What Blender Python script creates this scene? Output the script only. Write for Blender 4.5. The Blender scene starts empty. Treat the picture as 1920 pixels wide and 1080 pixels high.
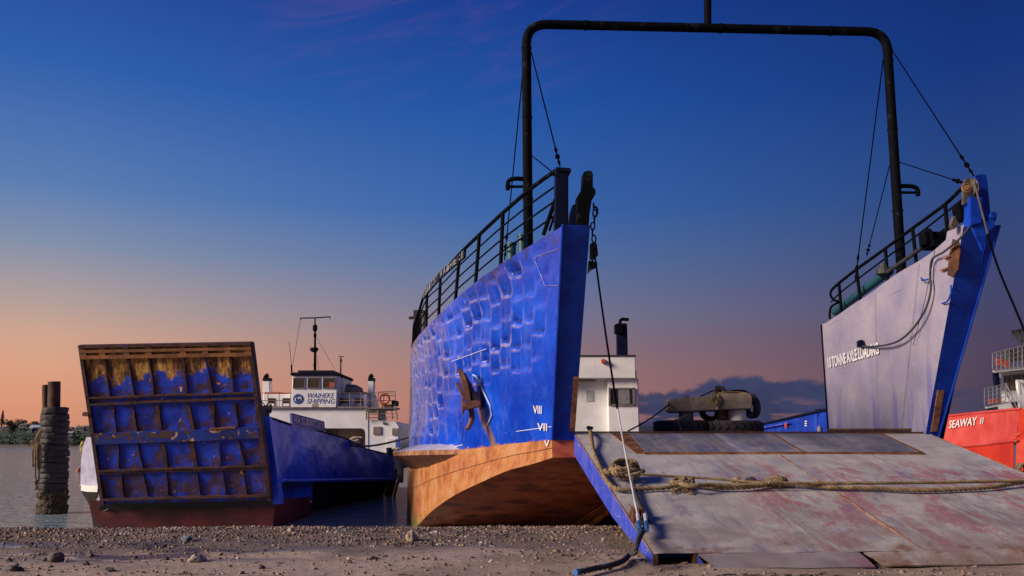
import bpy, bmesh, math, random
import numpy as np
from mathutils import Vector, Matrix, noise as mnoise
random.seed(7)
S = bpy.context.scene
C = S.collection
R = math.radians

# ------------------------------------------------------------------ camera, sky, sun, exposure
F_PX, CAM_H, PITCH = 1600.0, 1.42, math.atan(293 / 1600)
cam_d = bpy.data.cameras.new('camera'); cam = bpy.data.objects.new('camera', cam_d); C.objects.link(cam)
cam_d.sensor_width = 36.0; cam_d.lens = 36.0 * F_PX / 1920
cam_d.clip_start = 0.1; cam_d.clip_end = 12000
cam.location = (0, 0, CAM_H); cam.rotation_euler = (math.pi / 2 + PITCH, 0, 0)
S.camera = cam

SUN_TO = Vector((-0.88, -0.36, 0.40)).normalized()       # towards the last light, low on the left
SUN_EL = math.asin(SUN_TO.z)
sun_d = bpy.data.lights.new('sun', 'SUN'); sun = bpy.data.objects.new('sun', sun_d); C.objects.link(sun)
sun_d.energy = 5.0; sun_d.angle = R(20); sun_d.color = (1.0, 0.83, 0.66)
sun.rotation_euler = SUN_TO.to_track_quat('Z', 'Y').to_euler()
S.view_settings.view_transform = 'Standard'; S.view_settings.look = 'None'
S.view_settings.exposure = 0.0; S.view_settings.gamma = 1.0

def lin(r, g, b):
    f = lambda c: (c / 12.92 if c <= 0.04045 else ((c + 0.055) / 1.055) ** 2.4)
    return (f(r / 255), f(g / 255), f(b / 255), 1.0)

class NT:
    """small helper for writing node trees"""
    def __init__(s, tree): s.t = tree; s.N = tree.nodes; s.L = tree.links
    def put(s, sock, v):
        if v is None: return
        if isinstance(v, bpy.types.NodeSocket): s.L.new(v, sock)
        elif isinstance(v, (tuple, list)) and sock.type == 'RGBA' and len(v) == 3: sock.default_value = (*v, 1)
        else: sock.default_value = v
    def node(s, typ, **kw):
        n = s.N.new(typ)
        for k, v in kw.items(): setattr(n, k, v)
        return n
    def math(s, op, a, b=None, c=None, clamp=False):
        n = s.node('ShaderNodeMath', operation=op, use_clamp=clamp)
        s.put(n.inputs[0], a); s.put(n.inputs[1], b)
        if c is not None: s.put(n.inputs[2], c)
        return n.outputs[0]
    def add(s, a, b): return s.math('ADD', a, b)
    def sub(s, a, b): return s.math('SUBTRACT', a, b)
    def mul(s, a, b): return s.math('MULTIPLY', a, b)
    def mx(s, a, b): return s.math('MAXIMUM', a, b)
    def mn(s, a, b): return s.math('MINIMUM', a, b)
    def rv(s, v, a, b, c=0.0, d=1.0, smooth=True):
        n = s.node('ShaderNodeMapRange', interpolation_type='SMOOTHSTEP' if smooth else 'LINEAR'); n.clamp = True
        s.put(n.inputs[0], v); s.put(n.inputs[1], a); s.put(n.inputs[2], b); s.put(n.inputs[3], c); s.put(n.inputs[4], d)
        return n.outputs[0]
    def ramp(s, v, stops):
        n = s.node('ShaderNodeValToRGB'); e = n.color_ramp.elements
        while len(e) < len(stops): e.new(0.5)
        for i, (p, c) in enumerate(stops):
            e[i].position = p; e[i].color = c if len(c) == 4 else (*c, 1)
        s.put(n.inputs[0], v); return n.outputs[0]
    def mix(s, f, a, b, mode='MIX'):
        n = s.node('ShaderNodeMix', data_type='RGBA', blend_type=mode)
        s.put(n.inputs[0], f); s.put(n.inputs[6], a); s.put(n.inputs[7], b)
        return n.outputs[2]
    def mapping(s, co, scale=(1, 1, 1), loc=(0, 0, 0), rot=(0, 0, 0)):
        n = s.node('ShaderNodeMapping'); s.put(n.inputs[0], co)
        n.inputs['Scale'].default_value = scale; n.inputs['Location'].default_value = loc; n.inputs['Rotation'].default_value = rot
        return n.outputs[0]
    def noise(s, co, scale=1.0, detail=4.0, rough=0.55, dist=0.0, sc=None):
        if sc: co = s.mapping(co, sc)
        n = s.node('ShaderNodeTexNoise'); s.put(n.inputs['Vector'], co)
        n.inputs['Scale'].default_value = scale; n.inputs['Detail'].default_value = detail
        n.inputs['Roughness'].default_value = rough; n.inputs['Distortion'].default_value = dist
        return n.outputs['Fac']
    def vor(s, co, scale=1.0, feature='F1', out='Distance', rnd=1.0):
        n = s.node('ShaderNodeTexVoronoi', feature=feature); s.put(n.inputs['Vector'], co)
        n.inputs['Scale'].default_value = scale; n.inputs['Randomness'].default_value = rnd
        return n.outputs[out]
    def wave(s, co, scale, axis='X', dist=0.0):
        n = s.node('ShaderNodeTexWave', bands_direction=axis); s.put(n.inputs['Vector'], co)
        n.inputs['Scale'].default_value = scale; n.inputs['Distortion'].default_value = dist
        return n.outputs['Fac']
    def sep(s, co):
        n = s.node('ShaderNodeSeparateXYZ'); s.put(n.inputs[0], co); return n.outputs
    def comb(s, x, y, z):
        n = s.node('ShaderNodeCombineXYZ'); s.put(n.inputs[0], x); s.put(n.inputs[1], y); s.put(n.inputs[2], z); return n.outputs[0]

def make_world():
    w = bpy.data.worlds.new("World"); S.world = w; w.use_nodes = True
    w.node_tree.nodes.clear(); t = NT(w.node_tree)
    d = t.node('ShaderNodeTexCoord').outputs['Generated']; x, y, z = t.sep(d)
    el = t.math('ARCSINE', z); az = t.math('ARCTAN2', x, y)
    e = lambda rad: max(0.0, rad / 0.6)
    en = t.math('DIVIDE', el, 0.6)
    rows = [0.0, .045, .082, .113, .144, .206, .269, .39, .506, .6]
    def col(cs): return t.ramp(en, [(e(r), lin(*c)) for r, c in zip(rows, cs)])
    left = col([(206, 134, 108), (216, 148, 116), (216, 158, 128), (204, 161, 138), (178, 156, 149), (128, 141, 167), (86, 122, 176), (44, 92, 168), (29, 66, 148), (16, 44, 120)])
    mid = col([(160, 107, 105), (166, 112, 106), (155, 112, 112), (139, 112, 123), (122, 116, 140), (86, 110, 156), (54, 98, 166), (28, 80, 160), (18, 58, 142), (10, 40, 115)])
    right = col([(52, 42, 76), (60, 46, 78), (68, 50, 80), (66, 53, 86), (60, 57, 97), (48, 62, 112), (32, 62, 122), (8, 46, 120), (4, 36, 106), (3, 28, 88)])
    sky = t.mix(t.rv(az, -0.50, 0.0, smooth=False), left, mid)
    sky = t.mix(t.rv(az, 0.0, 0.52, smooth=False), sky, right)
    # thin pink cirrus high on the left
    co = t.comb(t.mul(az, 5.0), t.sub(t.mul(el, 24.0), t.mul(az, 7.0)), 0.0)
    ci = t.rv(t.noise(co, 1.0, 7, 0.66, 0.9), 0.46, 0.80)
    win = t.mul(t.mul(t.rv(az, -0.42, -0.2), t.rv(az, 0.22, -0.02)), t.mul(t.rv(el, 0.36, 0.43), t.rv(el, 0.58, 0.48)))
    sky = t.mix(t.mul(t.mul(ci, win), 0.22), sky, lin(130, 88, 140))
    # blue cumulus bank low on the right
    cn = t.noise(t.comb(t.mul(az, 26.0), t.mul(el, 34.0), 0.0), 1.0, 6, 0.6, 0.2)
    cn2 = t.noise(t.comb(t.mul(az, 16.0), t.mul(el, 85.0), 3.3), 1.0, 4, 0.5, 0.4)
    cn3 = t.noise(t.comb(t.mul(az, 9.0), 0.0, 7.1), 1.0, 1, 0.5)
    hump = t.mul(t.rv(az, 0.08, 0.26), t.rv(az, 0.46, 0.30))
    top = t.add(t.add(0.056, t.mul(hump, 0.015)), t.add(t.mul(t.sub(cn, 0.5), 0.042), t.mul(t.sub(cn3, 0.5), 0.02)))
    bank = t.mul(t.rv(t.sub(top, el), -0.002, 0.007), t.mul(t.rv(az, 0.10, 0.145), t.rv(az, 0.56, 0.42)))
    holes = t.mul(t.rv(cn2, 0.47, 0.60), t.rv(el, 0.058, 0.036))
    bank = t.mul(bank, t.sub(1.0, t.mul(holes, 0.8)))
    shade = t.mix(t.rv(cn, 0.35, 0.7), lin(18, 38, 82), lin(34, 50, 96))
    sky = t.mix(t.mul(bank, 0.92), sky, shade)
    low = t.mul(t.mul(t.rv(el, 0.028, 0.018), t.rv(az, 0.12, 0.2)), t.rv(cn2, 0.36, 0.50))
    sky = t.mix(t.mul(low, 0.8), sky, lin(34, 46, 84))
    b1 = t.node('ShaderNodeBackground'); t.put(b1.inputs[0], sky); b1.inputs[1].default_value = 1.0
    nk = t.node('ShaderNodeTexSky', sky_type='NISHITA'); nk.sun_disc = False
    nk.sun_elevation = SUN_EL; nk.sun_rotation = math.atan2(SUN_TO.x, SUN_TO.y)
    b2 = t.node('ShaderNodeBackground'); t.put(b2.inputs[0], nk.outputs[0]); b2.inputs[1].default_value = 0.004
    ad = t.node('ShaderNodeAddShader'); t.L.new(b1.outputs[0], ad.inputs[0]); t.L.new(b2.outputs[0], ad.inputs[1])
    o = t.node('ShaderNodeOutputWorld'); t.L.new(ad.outputs[0], o.inputs[0])
make_world()

# ------------------------------------------------------------------ survey: a reading in the photograph becomes a place at a known distance or on a known plane
def ray(px, py):
    dx = (px - 960) / F_PX; dy = (540 - py) / F_PX
    c, s = math.cos(PITCH), math.sin(PITCH)
    return Vector((dx, c - dy * s, s + dy * c))
def at(px, py, Y):
    d = ray(px, py); k = Y / d.y
    return Vector((d.x * k, Y, CAM_H + d.z * k))
def hit(px, py, P, N):
    d = ray(px, py); o = Vector((0, 0, CAM_H))
    return o + d * ((P - o).dot(N) / d.dot(N))
BA = R(4.7)
AX = Vector((-math.sin(BA), math.cos(BA), 0)); BX = Vector((math.cos(BA), math.sin(BA), 0)); UP = Vector((0, 0, 1))
O = at(1076, 812, 16.5); HZ = O.z; O = Vector((O.x, O.y, 0)); W = 7.05
def m(u, v, z): return O + AX * u + BX * v + UP * z          # barge frame: u aft, v across, z up
def mu(px, py, u): return hit(px, py, m(u, 0, 0), AX)
def mv(px, py, v): return hit(px, py, m(0, v, 0), BX)
def loc(p): d = p - O; return d.dot(AX), d.dot(BX), p.z

# ------------------------------------------------------------------ mesh and object helpers
class MB:
    def __init__(s): s.v = []; s.f = []; s.uv = None
    def pts(s, ps): k = len(s.v); s.v += [Vector(p) for p in ps]; return k
    def face(s, *idx): s.f.append(tuple(idx))
    def poly(s, ps): k = s.pts(ps); s.f.append(tuple(range(k, k + len(ps))))
    def hexa(s, b, t):
        k = s.pts(list(b) + list(t))
        s.f += [(k+3, k+2, k+1, k), (k+4, k+5, k+6, k+7)] + [(k+i, k+(i+1) % 4, k+4+(i+1) % 4, k+4+i) for i in range(4)]
        return s
    def box(s, c, size, rz=0.0, ax=None):
        c = Vector(c); a, b, h = [q / 2 for q in size]
        if ax: X, Yv, Z = ax
        else: X = Vector((math.cos(rz), math.sin(rz), 0)); Yv = Vector((-math.sin(rz), math.cos(rz), 0)); Z = UP
        q = [(-a, -b), (a, -b), (a, b), (-a, b)]
        return s.hexa([c + X*i + Yv*j - Z*h for i, j in q], [c + X*i + Yv*j + Z*h for i, j in q])
    def prism(s, ps, d):
        ps = [Vector(p) for p in ps]; d = Vector(d); n = len(ps); k = s.pts(ps + [p + d for p in ps])
        s.f.append(tuple(range(k, k+n))); s.f.append(tuple(range(k+2*n-1, k+n-1, -1)))
        s.f += [(k+(i+1) % n, k+i, k+n+i, k+n+(i+1) % n) for i in range(n)]
        return s
    def tube(s, path, r, seg=8, caps=True, closed=False):
        path = [Vector(p) for p in path]; n = len(path)
        rs = r if isinstance(r, (list, tuple)) else [r] * n
        tang = []
        for i in range(n):
            a = path[(i-1) % n] if (closed or i > 0) else path[i]; b = path[(i+1) % n] if (closed or i < n-1) else path[i]
            d = b - a; tang.append(d.normalized() if d.length > 1e-9 else Vector((0, 0, 1)))
        nrm = tang[0].orthogonal().normalized(); k0 = len(s.v)
        for i in range(n):
            nrm = nrm - tang[i] * nrm.dot(tang[i])
            nrm = nrm.normalized() if nrm.length > 1e-6 else tang[i].orthogonal().normalized()
            bi = tang[i].cross(nrm)
            for j in range(seg):
                a = 2 * math.pi * j / seg
                s.v.append(path[i] + (nrm * math.cos(a) + bi * math.sin(a)) * rs[i])
        for i in range(n if closed else n - 1):
            i2 = (i + 1) % n
            for j in range(seg):
                j2 = (j + 1) % seg
                s.f.append((k0+i*seg+j, k0+i*seg+j2, k0+i2*seg+j2, k0+i2*seg+j))
        if caps and not closed:
            s.f.append(tuple(k0 + j for j in range(seg - 1, -1, -1))); s.f.append(tuple(k0 + (n-1)*seg + j for j in range(seg)))
        return s
    def lathe(s, prof, c, axis=UP, seg=24, closed=False):
        c = Vector(c); axis = Vector(axis).normalized(); a = axis.orthogonal().normalized(); b = axis.cross(a); k = len(s.v); n = len(prof)
        for j in range(seg):
            th = 2 * math.pi * j / seg; d = a * math.cos(th) + b * math.sin(th)
            s.v += [c + d * r + axis * z for r, z in prof]
        for j in range(seg):
            j2 = (j + 1) % seg
            for i in range(n if closed else n - 1):
                i2 = (i + 1) % n
                s.f.append((k+j*n+i, k+j2*n+i, k+j2*n+i2, k+j*n+i2))
        if not closed:
            if prof[0][0] > 1e-5: s.f.append(tuple(k + j*n for j in range(seg - 1, -1, -1)))
            if prof[-1][0] > 1e-5: s.f.append(tuple(k + j*n + n - 1 for j in range(seg)))
        return s
    def grid(s, rows):
        nr, nc = len(rows), len(rows[0]); k = len(s.v)
        for r in rows: s.v += [Vector(p) for p in r]
        for i in range(nr - 1):
            for j in range(nc - 1):
                s.f.append((k+i*nc+j, k+i*nc+j+1, k+(i+1)*nc+j+1, k+(i+1)*nc+j))
        return s
    def build(s, name, mat, parent=None, smooth=False, bevel=0.0, recalc=True, uvf=None, angle=None):
        off = root_loc(parent)
        me = bpy.data.meshes.new(name); me.from_pydata([tuple(v - off) for v in s.v], [], s.f)
        if recalc:
            bm = bmesh.new(); bm.from_mesh(me); bmesh.ops.recalc_face_normals(bm, faces=bm.faces)
            if bevel > 0:
                es = [e for e in bm.edges if len(e.link_faces) == 2 and e.calc_face_angle(0) > 0.5]
                bmesh.ops.bevel(bm, geom=es, offset=bevel, segments=2, affect='EDGES', clamp_overlap=True)
            bm.to_mesh(me); bm.free()
        if smooth or angle:
            me.polygons.foreach_set('use_smooth', [True] * len(me.polygons))
            if angle: me.set_sharp_from_angle(angle=angle)
        if uvf:
            uvl = me.uv_layers.new(name='UVMap')
            for lp in me.loops: uvl.data[lp.index].uv = uvf(me.vertices[lp.vertex_index].co + off)
        if mat: me.materials.append(mat)
        o = bpy.data.objects.new(name, me); C.objects.link(o)
        if parent: o.parent = parent
        return o

def root_loc(p):
    while p is not None and p.parent is not None: p = p.parent
    return Vector(p.location) if p is not None else Vector((0, 0, 0))
def tag(o, label=None, cat=None, group=None, kind=None):
    if label: o['label'] = label
    if cat: o['category'] = cat
    if group: o['group'] = group
    if kind: o['kind'] = kind
    return o
def thing(name, loc_, label, cat, group=None):
    o = bpy.data.objects.new(name, None); o.empty_display_size = 0.3; C.objects.link(o); o.location = loc_
    return tag(o, label, cat, group)
def dup(o, loc_, rot=(0, 0, 0), scale=None, label=None):
    c = o.copy(); C.objects.link(c); c.location = loc_; c.rotation_euler = rot
    if scale is not None: c.scale = scale
    if label: c['label'] = label
    for ch in list(o.children):
        d = ch.copy(); C.objects.link(d); d.parent = c
        for g in list(ch.children): e = g.copy(); C.objects.link(e); e.parent = d
    return c

def spline(xs, ys):
    xs = np.array(xs, float); ys = np.array(ys, float)
    h = np.diff(xs); dl = np.diff(ys) / h; mm = np.zeros(len(xs)); mm[0] = dl[0]; mm[-1] = dl[-1]
    for i in range(1, len(xs) - 1):
        mm[i] = (dl[i-1] * h[i] + dl[i] * h[i-1]) / (h[i] + h[i-1])
    def f(x):
        x = min(max(x, xs[0]), xs[-1]); i = min(int(np.searchsorted(xs, x, 'right')) - 1, len(xs) - 2); i = max(i, 0)
        t = (x - xs[i]) / h[i]
        return float((2*t**3-3*t**2+1)*ys[i] + (t**3-2*t**2+t)*h[i]*mm[i] + (-2*t**3+3*t**2)*ys[i+1] + (t**3-t**2)*h[i]*mm[i+1])
    return f
def smooth_path(ps, n=8):
    ps = [Vector(p) for p in ps]; out = []
    for i in range(len(ps) - 1):
        p0 = ps[max(i-1, 0)]; p1 = ps[i]; p2 = ps[i+1]; p3 = ps[min(i+2, len(ps)-1)]
        for k in range(n):
            t = k / n
            out.append(0.5 * ((2*p1) + (p2-p0)*t + (2*p0-5*p1+4*p2-p3)*t*t + (3*p1-p0-3*p2+p3)*t**3))
    out.append(ps[-1]); return out
def resample(ps, step):
    out = [ps[0]]; acc = 0.0
    for a, b in zip(ps, ps[1:]):
        L = (b - a).length
        while L > 1e-9 and acc + L >= step:
            t = (step - acc) / L; a = a.lerp(b, t); out.append(a); L = (b - a).length; acc = 0.0
        acc += L
    if (out[-1] - ps[-1]).length > step * 0.3: out.append(ps[-1])
    return out
def rope(mb, ps, r, pitch=None, strands=3, seg=6):
    """laid rope: strands winding round each other along a path"""
    pitch = pitch or r * 7.0
    path = resample(ps, pitch / 9); n = len(path); nrm = None
    fr = []
    for i in range(n):
        d = (path[min(i+1, n-1)] - path[max(i-1, 0)]).normalized()
        nrm = d.orthogonal().normalized() if nrm is None else (nrm - d * nrm.dot(d)).normalized()
        fr.append((path[i], nrm, d.cross(nrm)))
    for k in range(strands):
        pp = []
        for i, (p, a, b) in enumerate(fr):
            th = 2 * math.pi * (i / 9.0 + k / strands)
            pp.append(p + (a * math.cos(th) + b * math.sin(th)) * r * 0.5)
        mb.tube(pp, r * 0.56, seg)
    return mb

def text_mesh(body, p0, p1, p2, name, mat, parent, off=0.004, shear=0.0, bold=0.0, depth=0.006, spacing=1.0):
    """lettering laid on the plane p0 (bottom left), p1 (bottom right), p2 (top left)"""
    cu = bpy.data.curves.new(name, 'FONT'); cu.body = body; cu.shear = shear; cu.offset = bold; cu.space_character = spacing; cu.resolution_u = 4
    ob = bpy.data.objects.new(name, cu); C.objects.link(ob)
    me = bpy.data.meshes.new_from_object(ob.evaluated_get(bpy.context.evaluated_depsgraph_get()))
    bpy.data.objects.remove(ob); bpy.data.curves.remove(cu)
    co = [v.co.copy() for v in me.vertices]
    x0 = min(c.x for c in co); x1 = max(c.x for c in co); y0 = min(c.y for c in co); y1 = max(c.y for c in co)
    p0, p1, p2 = Vector(p0), Vector(p1), Vector(p2); n = (p1 - p0).cross(p2 - p0).normalized()
    mb = MB(); mb.v = [p0 + (p1-p0)*((c.x-x0)/(x1-x0)) + (p2-p0)*((c.y-y0)/(y1-y0)) + n*(off+depth) for c in co]
    mb.f = [tuple(p.vertices) for p in me.polygons]
    # give the letters a thickness
    bm = bmesh.new()
    vs = [bm.verts.new(v) for v in mb.v]
    for f in mb.f:
        try: bm.faces.new([vs[i] for i in f])
        except ValueError: pass
    r = bmesh.ops.extrude_face_region(bm, geom=bm.faces[:])
    for e in r['geom']:
        if isinstance(e, bmesh.types.BMVert): e.co -= n * depth
    bm.verts.index_update()
    out = MB(); out.v = [v.co.copy() for v in bm.verts]; out.f = [tuple(v.index for v in f.verts) for f in bm.faces]
    bm.free(); bpy.data.meshes.remove(me)
    return out.build(name, mat, parent)

# ------------------------------------------------------------------ materials
def mat(name, fn):
    M_ = bpy.data.materials.new(name); M_.use_nodes = True; M_.node_tree.nodes.clear(); t = NT(M_.node_tree)
    tc = t.node('ShaderNodeTexCoord'); t.obj = tc.outputs['Object']; t.uv = tc.outputs['UV']; t.nor = tc.outputs['Normal']
    p = fn(t); bs = t.node('ShaderNodeBsdfPrincipled')
    t.put(bs.inputs['Base Color'], p['c']); t.put(bs.inputs['Roughness'], p.get('r', 0.6)); t.put(bs.inputs['Metallic'], p.get('m', 0.0))
    if 'spec' in p: t.put(bs.inputs['Specular IOR Level'], p['spec'])
    if 'trans' in p: t.put(bs.inputs['Transmission Weight'], p['trans'])
    if 'b' in p:
        b = t.node('ShaderNodeBump'); b.inputs['Strength'].default_value = p.get('bs', 0.5); b.inputs['Distance'].default_value = p.get('bd', 0.01)
        t.put(b.inputs['Height'], p['b']); t.L.new(b.outputs[0], bs.inputs['Normal'])
    o = t.node('ShaderNodeOutputMaterial'); t.L.new(bs.outputs[0], o.inputs[0])
    return M_

RUST = [(0.25, (0.028, 0.011, 0.006)), (0.5, (0.085, 0.029, 0.011)), (0.75, (0.20, 0.075, 0.022))]
def rust_col(t, co, sc=3.0): return t.ramp(t.noise(co, sc, 8, 0.65), RUST)

def f_hull_blue(t):
    co = t.obj; x, y, z = t.sep(co)
    big = t.noise(co, 0.55, 4, 0.6); mid = t.noise(co, 2.6, 6, 0.65)
    c = t.mix(t.rv(big, 0.35, 0.7), (0.002, 0.040, 0.46), (0.010, 0.098, 0.80))
    c = t.mix(t.mul(t.rv(mid, 0.5, 0.75), 0.35), c, (0.04, 0.16, 0.70))
    # chalky, worn plating towards the shoulder, in strakes and patches
    worn = t.add(t.mul(t.rv(y, 0.5, 9.0), 0.24), t.mul(t.rv(z, 1.8, 4.6), 0.06))
    wn = t.noise(t.mapping(co, (1.0, 1.0, 0.5)), 2.2, 9, 0.78, 0.15)
    c = t.mix(t.mul(t.rv(t.add(wn, worn), 0.66, 0.82), 0.65), c, (0.22, 0.21, 0.33))
    dirt = t.rv(t.add(t.noise(co, 3.2, 7, 0.75), t.mul(t.mx(t.sub(z, t.add(4.62, t.mul(y, -0.060))), -0.4), 0.42)), 0.58, 0.76)
    c = t.mix(t.mul(dirt, 0.75), c, (0.045, 0.03, 0.028))
    # pink glints painted along the sharp lips of the dents, patchy like wear
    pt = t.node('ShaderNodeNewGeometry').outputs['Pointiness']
    lip_glint = t.mul(t.rv(pt, 0.504, 0.530), t.rv(t.noise(co, 5.0, 7, 0.75), 0.36, 0.56))
    c = t.mix(t.mul(lip_glint, 0.5), c, (0.50, 0.40, 0.40))
    c = t.mix(t.mul(t.rv(pt, 0.494, 0.468), 0.8), c, (0.003, 0.018, 0.20))  # dark blue shade painted into the hollows so the dents read deeper
    fl = t.rv(t.noise(co, 11, 7, 0.78, 0.3), 0.685, 0.71)
    c = t.mix(t.mul(fl, t.rv(t.noise(co, 1.1, 3), 0.45, 0.60)), c, (0.56, 0.38, 0.27))
    teal = t.mul(t.rv(t.noise(co, 7, 6, 0.7, 0.8), 0.69, 0.71), t.rv(t.noise(co, 0.8, 2), 0.52, 0.6))
    c = t.mix(teal, c, (0.06, 0.30, 0.42))
    scr = t.rv(t.noise(t.mapping(co, (0.8, 0.8, 22), rot=(0.0, 0.35, 0.0)), 1.2, 4, 0.6), 0.725, 0.745)
    c = t.mix(t.mul(scr, 0.6), c, (0.6, 0.62, 0.75))
    st = t.rv(t.noise(t.mapping(co, (9, 9, 0.4)), 1.0, 6, 0.7), 0.62, 0.80)
    c = t.mix(t.mul(st, 0.45), c, (0.11, 0.06, 0.045))
    # rust weeping from the anchor
    sy = t.math('ABSOLUTE', t.sub(y, t.add(2.98, t.mul(t.sub(z, 2.1), 0.66))))
    weep = t.mul(t.rv(t.add(sy, t.mul(t.sub(t.noise(co, 5, 7, 0.75), 0.5), 0.35)), 0.22, 0.06), t.rv(z, 2.35, 2.1))
    c = t.mix(t.mul(weep, t.rv(t.noise(t.mapping(co, (8, 8, 0.8)), 1, 6, 0.7), 0.34, 0.5)), c, (0.24, 0.14, 0.06))
    # antifouling showing through in a ragged line along the bottom
    rag = t.rv(t.add(t.mul(t.sub(t.noise(co, 5, 7, 0.75), 0.5), 0.5), t.sub(t.add(1.60, t.mul(y, -0.043)), z)), 0.10, 0.13)
    c = t.mix(rag, c, (0.42, 0.17, 0.08))
    return dict(c=c, r=t.rv(mid, 0.3, 0.7, 0.18, 0.34), spec=0.7, b=t.add(t.noise(co, 5.0, 6, 0.6), t.mul(t.noise(co, 38, 3), 0.15)), bs=0.3, bd=0.03)
def f_stem_blue(t):
    co = t.obj; n = t.noise(co, 1.6, 6, 0.65)
    c = t.mix(t.rv(n, 0.35, 0.7), (0.003, 0.028, 0.30), (0.006, 0.055, 0.46))  # the hull paint again, with the shade of the bow fronts in its colour
    c = t.mix(t.mul(t.rv(t.noise(co, 5.5, 7, 0.7), 0.63, 0.70), 0.8), c, (0.12, 0.04, 0.02))
    c = t.mix(t.mul(t.rv(t.noise(t.mapping(co, (14, 14, 0.6)), 1, 4), 0.66, 0.8), 0.4), c, (0.10, 0.13, 0.30))
    return dict(c=c, r=0.5, spec=0.25, b=t.noise(co, 9, 5), bs=0.25, bd=0.02)
def f_bottom(t):
    co = t.obj; x, y, z = t.sep(co)
    st = t.noise(t.mapping(co, (2.4, 2.4, 1.3)), 1.0, 12, 0.78, 0.2); n = t.noise(co, 1.7, 8, 0.72)
    c = t.ramp(t.add(t.mul(st, 0.45), t.mul(n, 0.55)), [(0.40, (0.22, 0.055, 0.020)), (0.465, (0.38, 0.125, 0.030)), (0.53, (0.46, 0.20, 0.060)), (0.60, (0.46, 0.245, 0.14))])
    c = t.mix(t.mul(t.rv(t.noise(co, 1.1, 7, 0.7), 0.54, 0.64), 0.55), c, (0.34, 0.10, 0.075))
    c = t.mix(t.mul(t.rv(t.noise(t.mapping(co, (5, 5, 0.4)), 1, 9, 0.78), 0.62, 0.70), 0.5), c, (0.22, 0.06, 0.022))
    weed = t.mul(t.rv(t.add(z, t.mul(t.sub(n, 0.5), 1.4)), -0.40, -0.75), 0.85)
    c = t.mix(weed, c, (0.11, 0.11, 0.015))
    c = t.mix(t.mul(t.rv(t.noise(co, 9, 6, 0.7), 0.68, 0.72), 0.7), c, (0.08, 0.03, 0.015))
    c = t.mix(t.mul(t.rv(t.noise(co, 26, 8, 0.8), 0.56, 0.62), t.rv(t.noise(co, 1.4, 5, 0.7), 0.44, 0.60)), c, (0.13, 0.035, 0.015))
    c = t.mix(t.mul(t.rv(t.noise(co, 17, 8, 0.8), 0.60, 0.63), 0.7), c, (0.52, 0.36, 0.26))
    return dict(c=c, r=0.62, b=t.add(t.noise(co, 7, 7, 0.7), n), bs=0.35, bd=0.02)
def f_under(t):
    co = t.obj; n = t.noise(co, 1.4, 7, 0.65)
    c = t.ramp(n, [(0.36, (0.12, 0.026, 0.012)), (0.5, (0.45, 0.085, 0.035)), (0.6, (0.56, 0.17, 0.06)), (0.7, (0.17, 0.12, 0.035))])
    sl = t.rv(t.noise(t.mapping(co, (5, 0.6, 0.6), rot=(0, 0, 0.5)), 1, 5), 0.62, 0.72)
    c = t.mix(t.mul(sl, 0.5), c, (0.16, 0.06, 0.03))
    return dict(c=c, r=0.5, b=t.noise(co, 8, 7, 0.7), bs=0.5, bd=0.02)
def f_inner(t):
    co = t.obj; x, y, z = t.sep(co)
    n = t.noise(co, 1.3, 6, 0.6, 0.3); st = t.noise(t.mapping(co, (3.0, 3.0, 0.25)), 1, 6, 0.6)
    c = t.ramp(n, [(0.3, (0.24, 0.22, 0.33)), (0.5, (0.30, 0.27, 0.365)), (0.7, (0.36, 0.315, 0.375))])
    c = t.mix(t.mul(t.rv(t.add(st, t.mul(t.rv(z, 3.4, 1.6), 0.16)), 0.62, 0.80), 0.65), c, (0.13, 0.12, 0.40))
    c = t.mix(t.mul(t.rv(t.noise(t.mapping(co, (8, 8, 0.5)), 1, 5), 0.6, 0.74), 0.45), c, (0.36, 0.24, 0.19))
    ch = t.rv(t.noise(co, 8, 7, 0.75, 1.2), 0.64, 0.665)
    c = t.mix(t.mul(ch, t.rv(t.noise(co, 1.2, 3), 0.42, 0.6)), c, (0.05, 0.045, 0.16))
    c = t.mix(t.mul(t.rv(t.noise(co, 4, 6, 0.7), 0.63, 0.72), 0.5), c, (0.22, 0.17, 0.24))
    return dict(c=c, r=t.rv(n, 0.3, 0.7, 0.38, 0.6), b=t.add(t.mul(t.noise(co, 0.9, 4), 2.0), t.noise(co, 11, 5)), bs=0.4, bd=0.03)
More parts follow.
